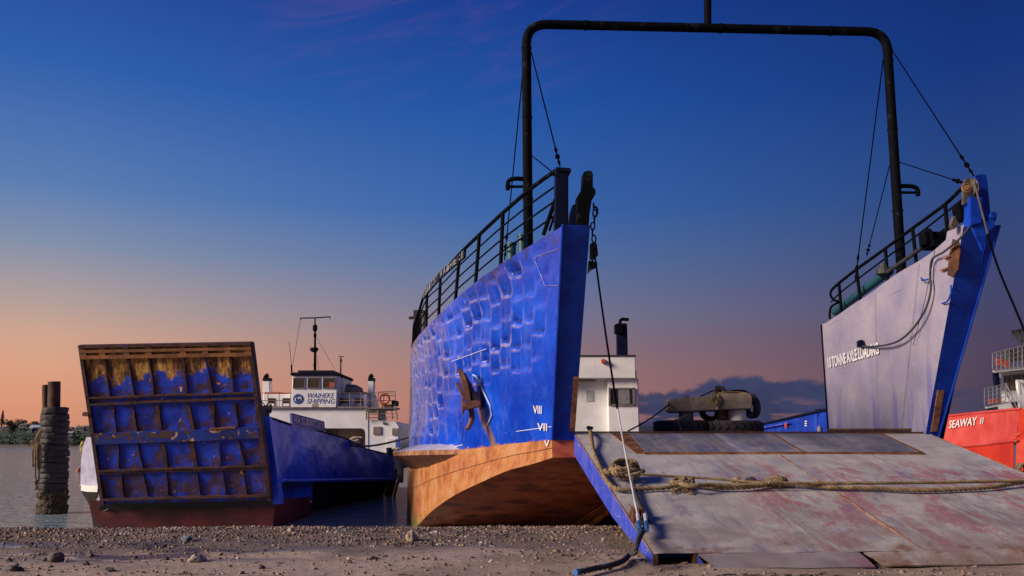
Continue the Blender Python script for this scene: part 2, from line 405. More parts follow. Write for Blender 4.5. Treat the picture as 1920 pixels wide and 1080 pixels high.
def f_ramp(t):
    u, v, _ = t.sep(t.uv); co = t.uv
    n = t.noise(co, 1.2, 10, 0.74, 0.2); fine = t.noise(t.mapping(co, (9, 2.5, 1), rot=(0, 0, 0.35)), 1, 12, 0.8)
    c = t.ramp(n, [(0.28, (0.28, 0.265, 0.265)), (0.5, (0.43, 0.405, 0.40)), (0.72, (0.57, 0.535, 0.525))])
    c = t.mix(t.mul(t.rv(fine, 0.50, 0.66), 0.55), c, (0.19, 0.165, 0.165))
    # pink and blue tyre-dragged paint lower down the ramp
    zone = t.mul(t.rv(v, 1.2, 3.0), t.rv(u, 1.2, 2.6))
    pk = t.noise(t.mapping(co, (1.5, 0.65, 1), rot=(0, 0, 0.30)), 1.3, 14, 0.80, 0.3)
    c = t.mix(t.mul(t.mul(t.rv(pk, 0.47, 0.57), zone), 0.78), c, (0.34, 0.085, 0.11))
    bl = t.noise(t.mapping(co, (1.6, 0.6, 1), loc=(4, 7, 0), rot=(0, 0, 0.45)), 1.4, 14, 0.80, 0.3)
    c = t.mix(t.mul(t.mul(t.rv(bl, 0.50, 0.62), t.rv(v, 1.5, 3.0)), 0.55), c, (0.13, 0.10, 0.23))
    c = t.mix(t.mul(t.rv(v, 3.4, 6.0), t.mul(t.rv(t.noise(co, 1.6, 9, 0.7), 0.36, 0.60), 0.8)), c, (0.27, 0.205, 0.165))
    c = t.mix(t.mul(t.rv(v, 6.05, 6.4), t.rv(t.noise(co, 3, 9, 0.75), 0.36, 0.52)), c, (0.24, 0.175, 0.145))
    sc = t.rv(t.noise(t.mapping(co, (26, 0.5, 1), rot=(0, 0, 0.35)), 1, 10, 0.80), 0.575, 0.62)
    sc2 = t.rv(t.noise(t.mapping(co, (0.6, 26, 1), rot=(0, 0, 0.04)), 1, 9, 0.78), 0.62, 0.66)
    c = t.mix(t.mul(t.mx(sc, sc2), 0.55), c, (0.56, 0.52, 0.50))
    rs = t.rv(t.add(t.noise(co, 3.2, 7, 0.7), t.mul(t.mx(t.rv(u, 0.35, 0.0), t.rv(v, 5.6, 6.1)), 0.10)), 0.62, 0.72)
    c = t.mix(t.mul(rs, 0.75), c, t.ramp(t.noise(co, 9, 7, 0.75), [(0.35, (0.10, 0.04, 0.022)), (0.55, (0.25, 0.11, 0.055)), (0.7, (0.36, 0.22, 0.15))]))
    pit = t.mul(t.rv(t.noise(co, 42, 6, 0.8), 0.56, 0.64), t.rv(t.noise(co, 1.7, 6, 0.7), 0.40, 0.62))
    c = t.mix(t.mul(pit, 0.6), c, (0.10, 0.08, 0.08))
    trk = t.mn(t.math('ABSOLUTE', t.sub(u, 2.3)), t.math('ABSOLUTE', t.sub(u, 4.9)))
    trk = t.mul(t.rv(trk, 0.42, 0.22), t.rv(t.noise(t.mapping(co, (16, 0.45, 1), rot=(0, 0, 0.02)), 1, 8, 0.75), 0.44, 0.60))
    c = t.mix(t.mul(trk, 0.38), c, (0.14, 0.115, 0.115))
    dk = t.rv(t.noise(co, 11, 6, 0.75), 0.70, 0.73)
    c = t.mix(t.mul(dk, 0.7), c, (0.06, 0.045, 0.05))
    return dict(c=c, r=t.rv(n, 0.3, 0.7, 0.42, 0.66), b=t.add(t.noise(co, 1.5, 5), t.mul(t.noise(co, 30, 5), 0.4)), bs=0.45, bd=0.015)
def f_ramp_panel(t):
    co = t.uv
    fine = t.noise(t.mapping(co, (14, 1.2, 1), rot=(0, 0, 0.55)), 1, 7, 0.75); n = t.noise(co, 1.3, 7, 0.7)
    c = t.mix(t.rv(n, 0.35, 0.65), (0.19, 0.21, 0.34), (0.34, 0.33, 0.40))
    c = t.mix(t.mul(t.rv(t.add(fine, t.mul(n, 0.4)), 0.66, 0.80), 0.8), c, (0.48, 0.40, 0.40))
    c = t.mix(t.mul(t.rv(t.noise(co, 5, 9, 0.75), 0.56, 0.66), 0.6), c, (0.10, 0.13, 0.30))
    return dict(c=c, r=0.5, b=fine, bs=0.35, bd=0.01)
def f_rust(t):
    co = t.obj; c = rust_col(t, co, 4.0)
    return dict(c=c, r=0.8, b=t.noise(co, 22, 7, 0.7), bs=0.6, bd=0.015)
def f_rust_weld(t):
    co = t.obj; c = t.ramp(t.noise(co, 5, 7, 0.7), [(0.36, (0.12, 0.05, 0.03)), (0.52, (0.30, 0.125, 0.055)), (0.66, (0.42, 0.25, 0.17))])
    return dict(c=c, r=0.75, b=t.noise(co, 22, 7, 0.7), bs=0.5, bd=0.01)
def f_anchor(t):
    co = t.obj; c = t.ramp(t.noise(co, 3.5, 6, 0.6), [(0.3, (0.10, 0.036, 0.02)), (0.55, (0.20, 0.085, 0.045)), (0.75, (0.38, 0.24, 0.14))])
    return dict(c=c, r=0.65, b=t.noise(co, 20, 6, 0.7), bs=0.4, bd=0.01)
def f_black(t):
    co = t.obj; n = t.noise(co, 2.5, 7, 0.7)
    c = t.mix(t.mul(t.rv(n, 0.585, 0.605), 0.55), (0.0025, 0.003, 0.005), (0.022, 0.028, 0.032))
    return dict(c=c, r=0.75, spec=0.06, b=t.noise(co, 20, 5), bs=0.2, bd=0.01)
def f_side_blue(t):
    co = t.obj; n = t.noise(co, 2.5, 7, 0.7)
    c = t.mix(t.rv(n, 0.4, 0.65), (0.03, 0.06, 0.50), (0.085, 0.115, 0.56))
    c = t.mix(t.rv(t.noise(co, 6, 6, 0.7, 0.5), 0.66, 0.69), c, (0.52, 0.5, 0.58))
    c = t.mix(t.mul(t.rv(t.noise(t.mapping(co, (2, 2, 25)), 1, 4), 0.66, 0.72), 0.5), c, (0.4, 0.4, 0.6))
    return dict(c=c, r=0.5, b=n, bs=0.2, bd=0.01)
def f_door(t):
    """raised ramp: blue panels, mustard and rust where the coat has gone"""
    x, y, z = t.sep(t.uv); co = t.uv          # uv in metres, y measured down from the top edge
    n = t.noise(co, 1.6, 8, 0.68, 0.4); n2 = t.noise(t.mapping(co, (1.5, 0.9, 1)), 1.5, 10, 0.78)
    c = t.mix(t.rv(n, 0.38, 0.66), (0.004, 0.022, 0.32), (0.010, 0.075, 0.80))
    topz = t.mul(t.rv(y, 1.75, 0.35), 0.42)
    gold = t.rv(t.add(t.sub(n2, 0.5), t.sub(topz, 0.19)), 0.0, 0.05)
    gcol = t.ramp(t.noise(t.mapping(co, (4, 1.2, 1)), 1.5, 7, 0.7), [(0.38, (0.03, 0.014, 0.008)), (0.48, (0.22, 0.095, 0.022)), (0.56, (0.55, 0.28, 0.06)), (0.66, (0.85, 0.52, 0.16))])
    c = t.mix(gold, c, gcol)
    lowz = t.mul(t.rv(y, 3.0, 4.2), 0.16)
    rusty = t.rv(t.add(t.noise(t.mapping(co, (1.8, 1.0, 1), loc=(3, 5, 0)), 1.4, 9, 0.75), lowz), 0.57, 0.72)
    near = None
    for k_ in (0.006, 0.137, 0.272, 0.402, 0.592, 0.732, 0.866, 0.994):
        q_ = t.rv(t.math('ABSOLUTE', t.sub(x, k_ * 4.75)), 0.30, 0.05); near = q_ if near is None else t.mx(near, q_)
    for k_ in (0.34, 0.57, 0.79, 0.965):
        near = t.mx(near, t.rv(t.math('ABSOLUTE', t.sub(y, k_ * 4.3)), 0.26, 0.06))
    rusty = t.mx(rusty, t.rv(t.add(t.mul(near, 0.17), t.noise(t.mapping(co, (1.6, 1.0, 1), loc=(1, 2, 0)), 2.2, 10, 0.78)), 0.60, 0.72))
    c = t.mix(t.mul(rusty, 0.9), c, t.ramp(t.noise(co, 6, 8, 0.75), [(0.36, (0.02, 0.008, 0.007)), (0.55, (0.075, 0.026, 0.013)), (0.68, (0.16, 0.06, 0.025))]))
    fl = t.mul(t.rv(t.noise(co, 4.5, 6, 0.72, 0.4), 0.635, 0.655), t.rv(t.noise(co, 0.9, 3), 0.42, 0.6))
    c = t.mix(fl, c, (0.75, 0.38, 0.14))
    return dict(c=c, r=0.5, b=t.add(n, t.noise(co, 14, 6)), bs=0.5, bd=0.02)
def f_door_beam(t):
    co = t.obj; n = t.noise(co, 2.4, 7, 0.7)
    c = t.ramp(n, [(0.38, (0.014, 0.006, 0.007)), (0.48, (0.04, 0.013, 0.010)), (0.55, (0.10, 0.028, 0.012)), (0.60, (0.015, 0.016, 0.08)), (0.68, (0.008, 0.03, 0.24))])
    return dict(c=c, r=0.7, b=t.noise(co, 16, 6, 0.7), bs=0.6, bd=0.02)
def f_door_top(t):
    co = t.obj; n = t.noise(co, 1.8, 7, 0.7)
    c = t.ramp(n, [(0.3, (0.07, 0.04, 0.025)), (0.48, (0.22, 0.085, 0.03)), (0.6, (0.34, 0.14, 0.04)), (0.76, (0.20, 0.17, 0.12))])
    return dict(c=c, r=0.7, b=t.noise(co, 16, 6, 0.7), bs=0.5, bd=0.02)
def f_door_bluebeam(t):
    co = t.obj; n = t.noise(t.mapping(co, (1, 1, 2)), 2.6, 8, 0.72, 0.3)
    c = t.mix(t.rv(t.noise(co, 1.3, 4), 0.4, 0.6), (0.004, 0.016, 0.15), (0.008, 0.034, 0.28))
    c = t.mix(t.rv(n, 0.52, 0.57), c, (0.09, 0.04, 0.022))
    c = t.mix(t.rv(t.noise(co, 4.5, 7, 0.7, 0.4), 0.59, 0.62), c, (0.55, 0.34, 0.20))
    return dict(c=c, r=0.5, b=n, bs=0.5, bd=0.02)
def f_small_blue(t):
    co = t.obj; x, y, z = t.sep(co); n = t.noise(co, 0.8, 5, 0.6)
    c = t.mix(t.rv(n, 0.35, 0.68), (0.010, 0.055, 0.62), (0.03, 0.13, 0.90))
    c = t.mix(t.mul(t.rv(y, 8.0, 15.0), t.mul(t.rv(t.noise(t.mapping(co, (1, 1, 0.3)), 1.4, 5), 0.42, 0.68), 0.55)), c, (0.08, 0.09, 0.22))
    c = t.mix(t.mul(t.rv(t.noise(co, 3, 6, 0.7), 0.66, 0.72), 0.6), c, (0.06, 0.03, 0.03))
    return dict(c=c, r=0.36, b=t.add(t.mul(n, 3.0), t.noise(co, 3, 4)), bs=0.4, bd=0.05)
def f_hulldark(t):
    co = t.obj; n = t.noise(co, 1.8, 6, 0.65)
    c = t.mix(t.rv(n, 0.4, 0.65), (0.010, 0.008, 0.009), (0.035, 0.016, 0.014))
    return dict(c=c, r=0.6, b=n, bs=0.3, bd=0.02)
def f_antifoul(t):
    co = t.obj; n = t.noise(co, 1.6, 7, 0.7)
    c = t.mix(t.rv(n, 0.35, 0.7), (0.055, 0.008, 0.009), (0.15, 0.020, 0.020))
    c = t.mix(t.mul(t.rv(t.noise(t.mapping(co, (1, 1, 6)), 2.2, 6), 0.66, 0.7), 0.6), c, (0.25, 0.08, 0.06))
    return dict(c=c, r=0.55, b=n, bs=0.3, bd=0.02)
def f_white(t):
    co = t.obj; n = t.noise(co, 1.2, 6, 0.6)
    c = t.mix(t.rv(n, 0.35, 0.7), (0.74, 0.72, 0.71), (0.86, 0.85, 0.84))
    st = t.rv(t.noise(t.mapping(co, (5, 5, 0.4)), 1, 6, 0.65), 0.62, 0.78)
    c = t.mix(t.mul(st, 0.45), c, (0.48, 0.34, 0.22))
    c = t.mix(t.mul(t.rv(t.noise(co, 6, 6, 0.75), 0.70, 0.74), 0.6), c, (0.30, 0.15, 0.08))
    return dict(c=c, r=0.45, b=n, bs=0.15, bd=0.03)
def f_cream(t):
    co = t.obj; n = t.noise(co, 1.5, 5, 0.6)
    return dict(c=t.mix(t.rv(n, 0.35, 0.7), (0.44, 0.36, 0.25), (0.56, 0.47, 0.34)), r=0.55, b=n, bs=0.15, bd=0.02)
def plain(c, r=0.6, v=0.25, sc=4.0, m=0.0, spec=0.5):
    def f(t):
        n = t.noise(t.obj, sc, 6, 0.65)
        lo = tuple(q * (1 - v) for q in c); hi = tuple(min(1, q * (1 + v)) for q in c)
        return dict(c=t.mix(t.rv(n, 0.3, 0.7), lo, hi), r=r, m=m, spec=spec, b=n, bs=0.2, bd=0.01)
    return f
def f_rope(t):
    co = t.obj; n = t.noise(co, 7, 6, 0.7)
    return dict(c=t.ramp(n, [(0.3, (0.07, 0.045, 0.025)), (0.5, (0.21, 0.145, 0.075)), (0.7, (0.36, 0.26, 0.15))]), r=0.9, b=t.noise(co, 120, 3), bs=0.5, bd=0.004)
def f_rope_pale(t):
    co = t.obj; n = t.noise(co, 6, 6, 0.7)
    return dict(c=t.ramp(n, [(0.3, (0.22, 0.17, 0.13)), (0.7, (0.46, 0.38, 0.30))]), r=0.9, b=t.noise(co, 120, 3), bs=0.5, bd=0.004)
def f_tyre(t):
    co = t.obj; n = t.noise(co, 3, 6, 0.7)
    c = t.ramp(n, [(0.3, (0.016, 0.013, 0.015)), (0.55, (0.038, 0.031, 0.034)), (0.75, (0.07, 0.056, 0.055))])
    return dict(c=c, r=0.7, b=t.noise(co, 25, 5), bs=0.3, bd=0.01)
def f_barn(t):
    co = t.obj; n = t.vor(co, 16); n2 = t.noise(co, 8, 6, 0.7)
    c = t.ramp(n2, [(0.3, (0.02, 0.014, 0.01)), (0.52, (0.07, 0.05, 0.032)), (0.68, (0.17, 0.13, 0.09))])
    return dict(c=c, r=0.9, b=t.add(n, n2), bs=1.0, bd=0.05)
def f_conc(t):
    co = t.obj; n = t.noise(co, 2.2, 7, 0.7); st = t.noise(t.mapping(co, (6, 6, 0.4)), 1, 5)
    c = t.ramp(n, [(0.3, (0.07, 0.055, 0.045)), (0.5, (0.18, 0.14, 0.11)), (0.7, (0.30, 0.245, 0.19))])
    c = t.mix(t.mul(t.rv(st, 0.62, 0.74), 0.6), c, (0.5, 0.44, 0.37))
    return dict(c=c, r=0.85, b=t.noise(co, 14, 7, 0.7), bs=0.5, bd=0.02)
def f_red(t):
    co = t.obj; x, y, z = t.sep(co); n = t.noise(co, 0.9, 6, 0.65); st = t.noise(t.mapping(co, (2.5, 2.5, 0.3)), 1, 6)
    c = t.mix(t.rv(n, 0.35, 0.68), (0.56, 0.045, 0.032), (0.70, 0.10, 0.075))
    c = t.mix(t.mul(t.rv(st, 0.58, 0.75), 0.35), c, (0.66, 0.16, 0.12))
    return dict(c=c, r=0.42, b=n, bs=0.25, bd=0.04)
def f_red_low(t):
    co = t.obj; n = t.noise(co, 1.2, 6, 0.65)
    return dict(c=t.mix(t.rv(n, 0.35, 0.68), (0.50, 0.018, 0.006), (0.66, 0.04, 0.012)), r=0.42, b=n, bs=0.25, bd=0.04)
def f_glass(t):
    n = t.noise(t.obj, 2.0, 3)
    return dict(c=t.mix(n, (0.012, 0.012, 0.014), (0.035, 0.03, 0.03)), r=0.08, spec=0.6)
def f_sand(t):
    co = t.obj; x, y, z = t.sep(co)
    n = t.noise(co, 0.7, 6, 0.6); f = t.noise(co, 45, 4, 0.7); f2 = t.noise(co, 9, 6, 0.7)
    c = t.ramp(f2, [(0.3, (0.28, 0.195, 0.145)), (0.5, (0.42, 0.31, 0.235)), (0.72, (0.54, 0.405, 0.32))])
    c = t.mix(t.mul(t.rv(n, 0.45, 0.65), 0.5), c, (0.20, 0.145, 0.115))
    gravel = t.mx(t.rv(t.add(y, t.mul(n, 2.4)), 12.6, 13.6), 0.0)
    c = t.mix(t.mul(gravel, 0.8), c, t.ramp(t.noise(co, 22, 5, 0.8), [(0.3, (0.04, 0.029, 0.024)), (0.55, (0.13, 0.095, 0.075)), (0.75, (0.27, 0.21, 0.17))]))
    tan = t.mul(t.rv(x, -3.0, 1.0), t.rv(n, 0.35, 0.6))
    c = t.mix(t.mul(tan, 0.4), c, (0.145, 0.092, 0.052))
    weed = t.rv(t.noise(t.mapping(co, (1.1, 5.5, 1)), 1.6, 7, 0.75, 0.4), 0.60, 0.67)
    c = t.mix(t.mul(t.mul(weed, t.rv(y, 11.0, 9.8)), 0.75), c, (0.05, 0.026, 0.02))
    sh = t.mul(t.rv(t.vor(co, 26), 0.20, 0.13), t.rv(t.vor(co, 26, out='Color'), 0.72, 0.76))
    c = t.mix(t.mul(sh, 0.8), c, (0.52, 0.45, 0.38))
    wet = t.mul(t.mul(t.rv(x, -1.5, -4.5), t.rv(t.math('ABSOLUTE', t.sub(y, 11.9)), 1.4, 0.5)), t.rv(t.noise(t.mapping(co, (0.6, 1.6, 1)), 1.1, 4, 0.55), 0.45, 0.55))
    c = t.mix(t.mul(wet, 0.6), c, (0.05, 0.042, 0.042))
    damp = t.rv(n, 0.30, 0.62)
    r = t.mix(wet, t.mix(damp, (0.62,) * 3, (0.86,) * 3), (0.05,) * 3)
    return dict(c=c, r=r, b=t.mul(t.add(t.add(t.mul(f2, 1.2), t.mul(f, 0.5)), t.mul(t.noise(co, 2.2, 4), 1.5)), t.sub(1.0, t.mul(wet, 0.96))), bs=0.6, bd=0.03)
def f_water(t):
    co = t.obj
    a = t.noise(t.mapping(co, (0.45, 1.4, 1)), 1.5, 4, 0.55, 0.5); b = t.noise(t.mapping(co, (1.6, 5.0, 1)), 1.6, 3, 0.5)
    return dict(c=(0.25, 0.31, 0.335), r=0.10, spec=0.5, b=t.add(a, t.mul(b, 0.5)), bs=1.0, bd=0.55)
def f_stone(t):
    co = t.obj; k = t.vor(co, 5.0, out='Color'); n = t.noise(co, 14, 4)
    kk = t.sep(k)[0]
    c = t.ramp(kk, [(0.0, (0.035, 0.023, 0.018)), (0.35, (0.14, 0.09, 0.063)), (0.58, (0.24, 0.16, 0.112)), (0.80, (0.34, 0.235, 0.17)), (0.88, (0.14, 0.145, 0.14)), (0.95, (0.20, 0.09, 0.05)), (1.0, (0.55, 0.46, 0.38))])
    c = t.mix(t.mul(t.rv(n, 0.5, 0.7), 0.4), c, (0.06, 0.045, 0.04))
    return dict(c=c, r=0.75, b=n, bs=0.3, bd=0.01)
def f_hill(t):
    co = t.obj; x, y, z = t.sep(co); n = t.noise(co, 0.035, 6, 0.7)
    c = t.ramp(n, [(0.3, (0.016, 0.030, 0.022)), (0.5, (0.035, 0.060, 0.028)), (0.7, (0.07, 0.075, 0.045))])
    c = t.mix(t.rv(z, 1.6, 0.3), c, (0.16, 0.115, 0.10))
    return dict(c=c, r=0.9, b=n, bs=0.4, bd=2.0)
def f_leaf(a, b):
    def f(t):
        n = t.noise(t.obj, 0.45, 4, 0.7)
        return dict(c=t.mix(t.rv(n, 0.35, 0.65), a, b), r=0.8)
    return f
def f_mesh_mat(t):
    co = t.uv
    w = t.mx(t.wave(t.mapping(co, (1, 1, 1), rot=(0, 0, 0.6)), 21), t.wave(t.mapping(co, (1, 1, 1), rot=(0, 0, -0.6)), 21))
    n = t.noise(co, 1.5, 6)
    c = t.mix(t.rv(n, 0.35, 0.65), (0.27, 0.22, 0.225), (0.38, 0.33, 0.36))
    c = t.mix(t.rv(t.noise(co, 1.1, 5), 0.5, 0.66), c, (0.26, 0.12, 0.17))
    c = t.mix(t.mul(t.rv(w, 0.85, 0.5), 0.4), c, (0.10, 0.075, 0.07))
    return dict(c=c, r=0.55, b=w, bs=0.7, bd=0.012)

MAT = {}
for nm, fn in dict(hull_blue=f_hull_blue, stem_blue=f_stem_blue, bottom=f_bottom, under=f_under, inner=f_inner, ramp=f_ramp, ramp_panel=f_ramp_panel,
        rust=f_rust, rust_weld=f_rust_weld, anchor=f_anchor, black=f_black, side_blue=f_side_blue, door=f_door, door_beam=f_door_beam, door_top=f_door_top,
        door_bluebeam=f_door_bluebeam, small_blue=f_small_blue, hulldark=f_hulldark, antifoul=f_antifoul, white=f_white, cream=f_cream, rope=f_rope,
        rope_pale=f_rope_pale, tyre=f_tyre, barn=f_barn, conc=f_conc, red=f_red, red_low=f_red_low, glass=f_glass, sand=f_sand, water=f_water, stone=f_stone,
        hill=f_hill, mesh_mat=f_mesh_mat, leaf_dark=f_leaf((0.018, 0.026, 0.016), (0.045, 0.055, 0.03)), leaf_green=f_leaf((0.03, 0.055, 0.02), (0.075, 0.105, 0.035)),
        navy=plain((0.003, 0.006, 0.026), 0.6, spec=0.12), letter_white=plain((0.78, 0.76, 0.76), 0.5, 0.12, 9), letter_blue=plain((0.012, 0.06, 0.25), 0.5),
        letter_tan=plain((0.88, 0.66, 0.50), 0.6, 0.06), board_blue=plain((0.13, 0.15, 0.48), 0.55, 0.3), rust_orange=plain((0.42, 0.13, 0.04), 0.6, 0.5), orange=plain((0.42, 0.09, 0.035), 0.6), teal=plain((0.012, 0.075, 0.10), 0.5),
        grey=plain((0.20, 0.20, 0.21), 0.55), darkgrey=plain((0.03, 0.03, 0.034), 0.6), beige=plain((0.21, 0.165, 0.145), 0.55, 0.35, 5), wire=plain((0.003, 0.003, 0.004), 0.9, spec=0.0),
        palewire=plain((0.42, 0.42, 0.46), 0.5), darkrope=plain((0.045, 0.042, 0.055), 0.9), bluetip=plain((0.02, 0.10, 0.30), 0.5), pile=plain((0.075, 0.028, 0.016), 0.8, 0.5, 3),
        yellow=plain((0.42, 0.33, 0.08), 0.8), lightblue=plain((0.30, 0.42, 0.55), 0.5, 0.4), sponson=plain((0.34, 0.33, 0.46), 0.5, 0.18, 5), greyblue=plain((0.16, 0.19, 0.22), 0.5, 0.3),
        palestone=plain((0.34, 0.27, 0.21), 0.8, 0.3, 9), bluestone=plain((0.12, 0.16, 0.19), 0.7, 0.3, 9), darkstone=plain((0.10, 0.075, 0.066), 0.8, 0.4, 9), house_wall=plain((0.13, 0.125, 0.14), 0.8),
        house_roof=plain((0.11, 0.115, 0.14), 0.7), trunk=plain((0.03, 0.022, 0.016), 0.9), buoy_red=plain((0.42, 0.06, 0.04), 0.5), bracket=plain((0.085, 0.068, 0.058), 0.6, 0.45, 6), rope_gold=plain((0.17, 0.12, 0.045), 0.9, 0.5, 9), far_hill=plain((0.010, 0.018, 0.042), 0.9, 0.3, 0.02), house_pale=plain((0.30, 0.29, 0.29), 0.8), patch=plain((0.40, 0.42, 0.36), 0.6)).items():
    MAT[nm] = mat(nm, fn)
# ------------------------------------------------------------------ ground, water, far shore
WATER = -0.90
bprof = spline([-400, -30, 0, 6, 10, 13, 14.6, 16.2, 18, 20.5, 24, 30, 45, 120, 400, 4000], [4.0, 1.2, 0.12, 0.03, 0.0, 0.03, 0.05, -0.12, -0.36, -0.66, -1.10, -1.8, -2.6, -4, -5, -5])
def beach_z(x, y):
    z = bprof(y)
    if -2 < y < 30:
        w = 1.0 if y < 20 else (30 - y) / 10
        z += w * (0.035 * mnoise.noise((x * 0.35, y * 0.35, 0)) + 0.018 * mnoise.noise((x * 1.3, y * 1.3, 4)) + 0.006 * mnoise.noise((x * 5, y * 5, 9)))
        if 8 < y < 13.5 and x < -1:     # a shallow dip where the wet sand lies
            z -= 0.03 * math.exp(-((y - 11.9) / 0.9) ** 2) * min(1, (-1 - x) / 3)
    return z
xs = [-4000, -1200, -400, -150, -70, -40, -30] + list(np.arange(-22, 14.01, 0.16)) + [17, 22, 30, 45, 80, 200, 600, 1500, 4000]
ys = [-400, -150, -60, -25, -10, -3, 2, 5] + list(np.arange(7.5, 18.01, 0.11)) + list(np.arange(18.5, 30, 0.8)) + [33, 38, 45, 60, 90, 140, 300, 700, 1500, 4000]
g = MB(); g.grid([[Vector((x, y, beach_z(x, y))) for x in xs] for y in ys])
o = g.build('beach', MAT['sand'], smooth=True, recalc=False); tag(o, kind='structure')
g = MB(); g.poly([(-6000, 15, WATER), (6000, 15, WATER), (6000, 9000, WATER), (-6000, 9000, WATER)])
tag(g.build('water', MAT['water'], recalc=False), kind='structure')

def stones(n, xr, yr, size, seed, lift=0.3, yw=None, dens=None):
    rg = np.random.default_rng(seed)
    ph = (1 + 5 ** .5) / 2
    iv = np.array([(-1, ph, 0), (1, ph, 0), (-1, -ph, 0), (1, -ph, 0), (0, -1, ph), (0, 1, ph), (0, -1, -ph), (0, 1, -ph), (ph, 0, -1), (ph, 0, 1), (-ph, 0, -1), (-ph, 0, 1)]) / 1.9
    fi = np.array([(0,11,5),(0,5,1),(0,1,7),(0,7,10),(0,10,11),(1,5,9),(5,11,4),(11,10,2),(10,7,6),(7,1,8),(3,9,4),(3,4,2),(3,2,6),(3,6,8),(3,8,9),(4,9,5),(2,4,11),(6,2,10),(8,6,7),(9,8,1)])
    V = []; Fc = []; k = 0
    for i in range(n):
        x = rg.uniform(*xr); y = rg.uniform(*yr) if yw is None else rg.normal(*yw)
        if dens and rg.uniform() > dens(x, y): continue
        s = size[0] * (size[1] / size[0]) ** (rg.uniform() ** 2.8)
        sc = s * rg.uniform(0.6, 1.25, 3); sc[2] *= 0.65
        v = iv * sc * rg.uniform(0.6, 1.3, (12, 1)); a = rg.uniform(0, 6.28)
        c_, s_ = math.cos(a), math.sin(a)
        v = np.stack([v[:, 0]*c_ - v[:, 1]*s_, v[:, 0]*s_ + v[:, 1]*c_, v[:, 2]], 1)
        v += (x, y, beach_z(x, y) + sc[2] * lift)
        V.append(v); Fc.append(fi + k); k += 12
    V = np.concatenate(V); Fc = np.concatenate(Fc)
    me = bpy.data.meshes.new('gravel'); me.vertices.add(len(V)); me.vertices.foreach_set('co', V.ravel())
    me.loops.add(len(Fc) * 3); me.loops.foreach_set('vertex_index', Fc.ravel().astype(np.int32))
    me.polygons.add(len(Fc)); me.polygons.foreach_set('loop_start', np.arange(0, len(Fc) * 3, 3, dtype=np.int32))
    me.update(calc_edges=True); me.validate(); me.materials.append(MAT['stone'])
    ob = bpy.data.objects.new('gravel', me); C.objects.link(ob); return ob
def gd(x, y):
    p = 0.5 + 0.5 * mnoise.noise((x * 0.5, y * 0.9, 3))
    k = max(0.0, min(1.0, (y - 11.9 + (p - 0.5) * 2.6) / 1.7)); k = k if x < -1 else k * max(.35, 1 - (x + 1) * .25)
    return max(k, 0.42 * max(0, min(1, (y - 8.0) / 2.5)) * p * p)
tag(stones(95000, (-14, 5.5), (8.0, 15.6), (0.006, 0.038), 1, dens=gd), 'grey and brown pebbles banked along the water edge', 'gravel', kind='stuff')
o = stones(9000, (-8, 8), (7.6, 12.8), (0.004, 0.026), 2, dens=lambda x, y: 0.15 + 0.85 * max(0, mnoise.noise((x * 0.9, y * 1.6, 8)) + 0.35))
tag(o, 'scattered grit and shell bits on the bare sand', 'grit', kind='stuff')

q = random.Random(21); mb = MB()
for k in range(900):
    x = q.uniform(1.8, 7.5) if k < 700 else q.uniform(-7, 2); y = q.uniform(8.2, 9.75); z = beach_z(x, y) + .006
    if mnoise.noise((x * 1.3, y * 4, 6)) < 0.0: continue
    a = q.gauss(0, .5); L = q.uniform(.02, .10); d = Vector((math.cos(a), math.sin(a), 0)); e = Vector((-d.y, d.x, 0)) * q.uniform(.003, .008)
    p = Vector((x, y, z)); p2 = p + d * L + UP * q.uniform(0, .015); p3 = p2 + Vector((math.cos(a + q.gauss(0, .7)), math.sin(a), 0)) * L
    mb.grid([[p - e, p2 - e, p3 - e * .4], [p + UP * .008, p2 + UP * .010, p3 + UP * .004], [p + e, p2 + e, p3 + e * .4]])
tag(mb.build('seaweed', MAT['trunk'], recalc=False), 'dark dried seaweed scraps scattered on the sand in front of the ramp', 'seaweed', kind='stuff')
def rock(px, py, size, label, mt, seed, group=None, flat=0.6):
    d = ray(px, py); y = 10.0
    for _ in range(30):
        p = Vector((0, 0, CAM_H)) + d * (y / d.y); e = p.z - beach_z(p.x, y); y += e * 5
        y = min(max(y, 7), 16)
    bm = bmesh.new(); bmesh.ops.create_icosphere(bm, subdivisions=3, radius=1)
    for v in bm.verts:
        q = v.co * 1.1 + Vector((seed * 3.1, 0, 0))
        k = 1 + 0.5 * mnoise.noise(q) + 0.18 * mnoise.noise(q * 2.7); v.co = Vector((v.co.x * size[0] * k, v.co.y * size[0] * k * 0.8, v.co.z * size[1] * k))
        v.co = Vector([round(c / (size[0] * 0.16)) * size[0] * 0.16 * 0.55 + c * 0.45 for c in v.co])
    me = bpy.data.meshes.new('rock'); bm.to_mesh(me); bm.free(); me.materials.append(MAT[mt])
    ob = bpy.data.objects.new('rock', me); C.objects.link(ob); ob.location = (p.x, y, beach_z(p.x, y) + size[1] * 0.35); ob.rotation_euler.z = seed
    return tag(ob, label, 'rock', group)
rock(772, 1014, (0.085, 0.11), 'pale upright stone on the shingle below the orange hull side', 'palestone', 1)
rock(104, 1052, (0.12, 0.075), 'dark wedge shaped rock on the wet sand at the left', 'darkstone', 2)
rock(22, 1071, (0.07, 0.05), 'small dark rock at the bottom left corner of the sand', 'darkstone', 3)
rock(368, 1053, (0.10, 0.06), 'pale flattish rock on bare sand below the raised ramp', 'palestone', 4)
rock(350, 1014, (0.10, 0.05), 'blue grey flat stone on the shingle', 'bluestone', 5)
rock(546, 997, (0.06, 0.055), 'rust brown stone on the shingle crest below the blue bow', 'palestone', 6)
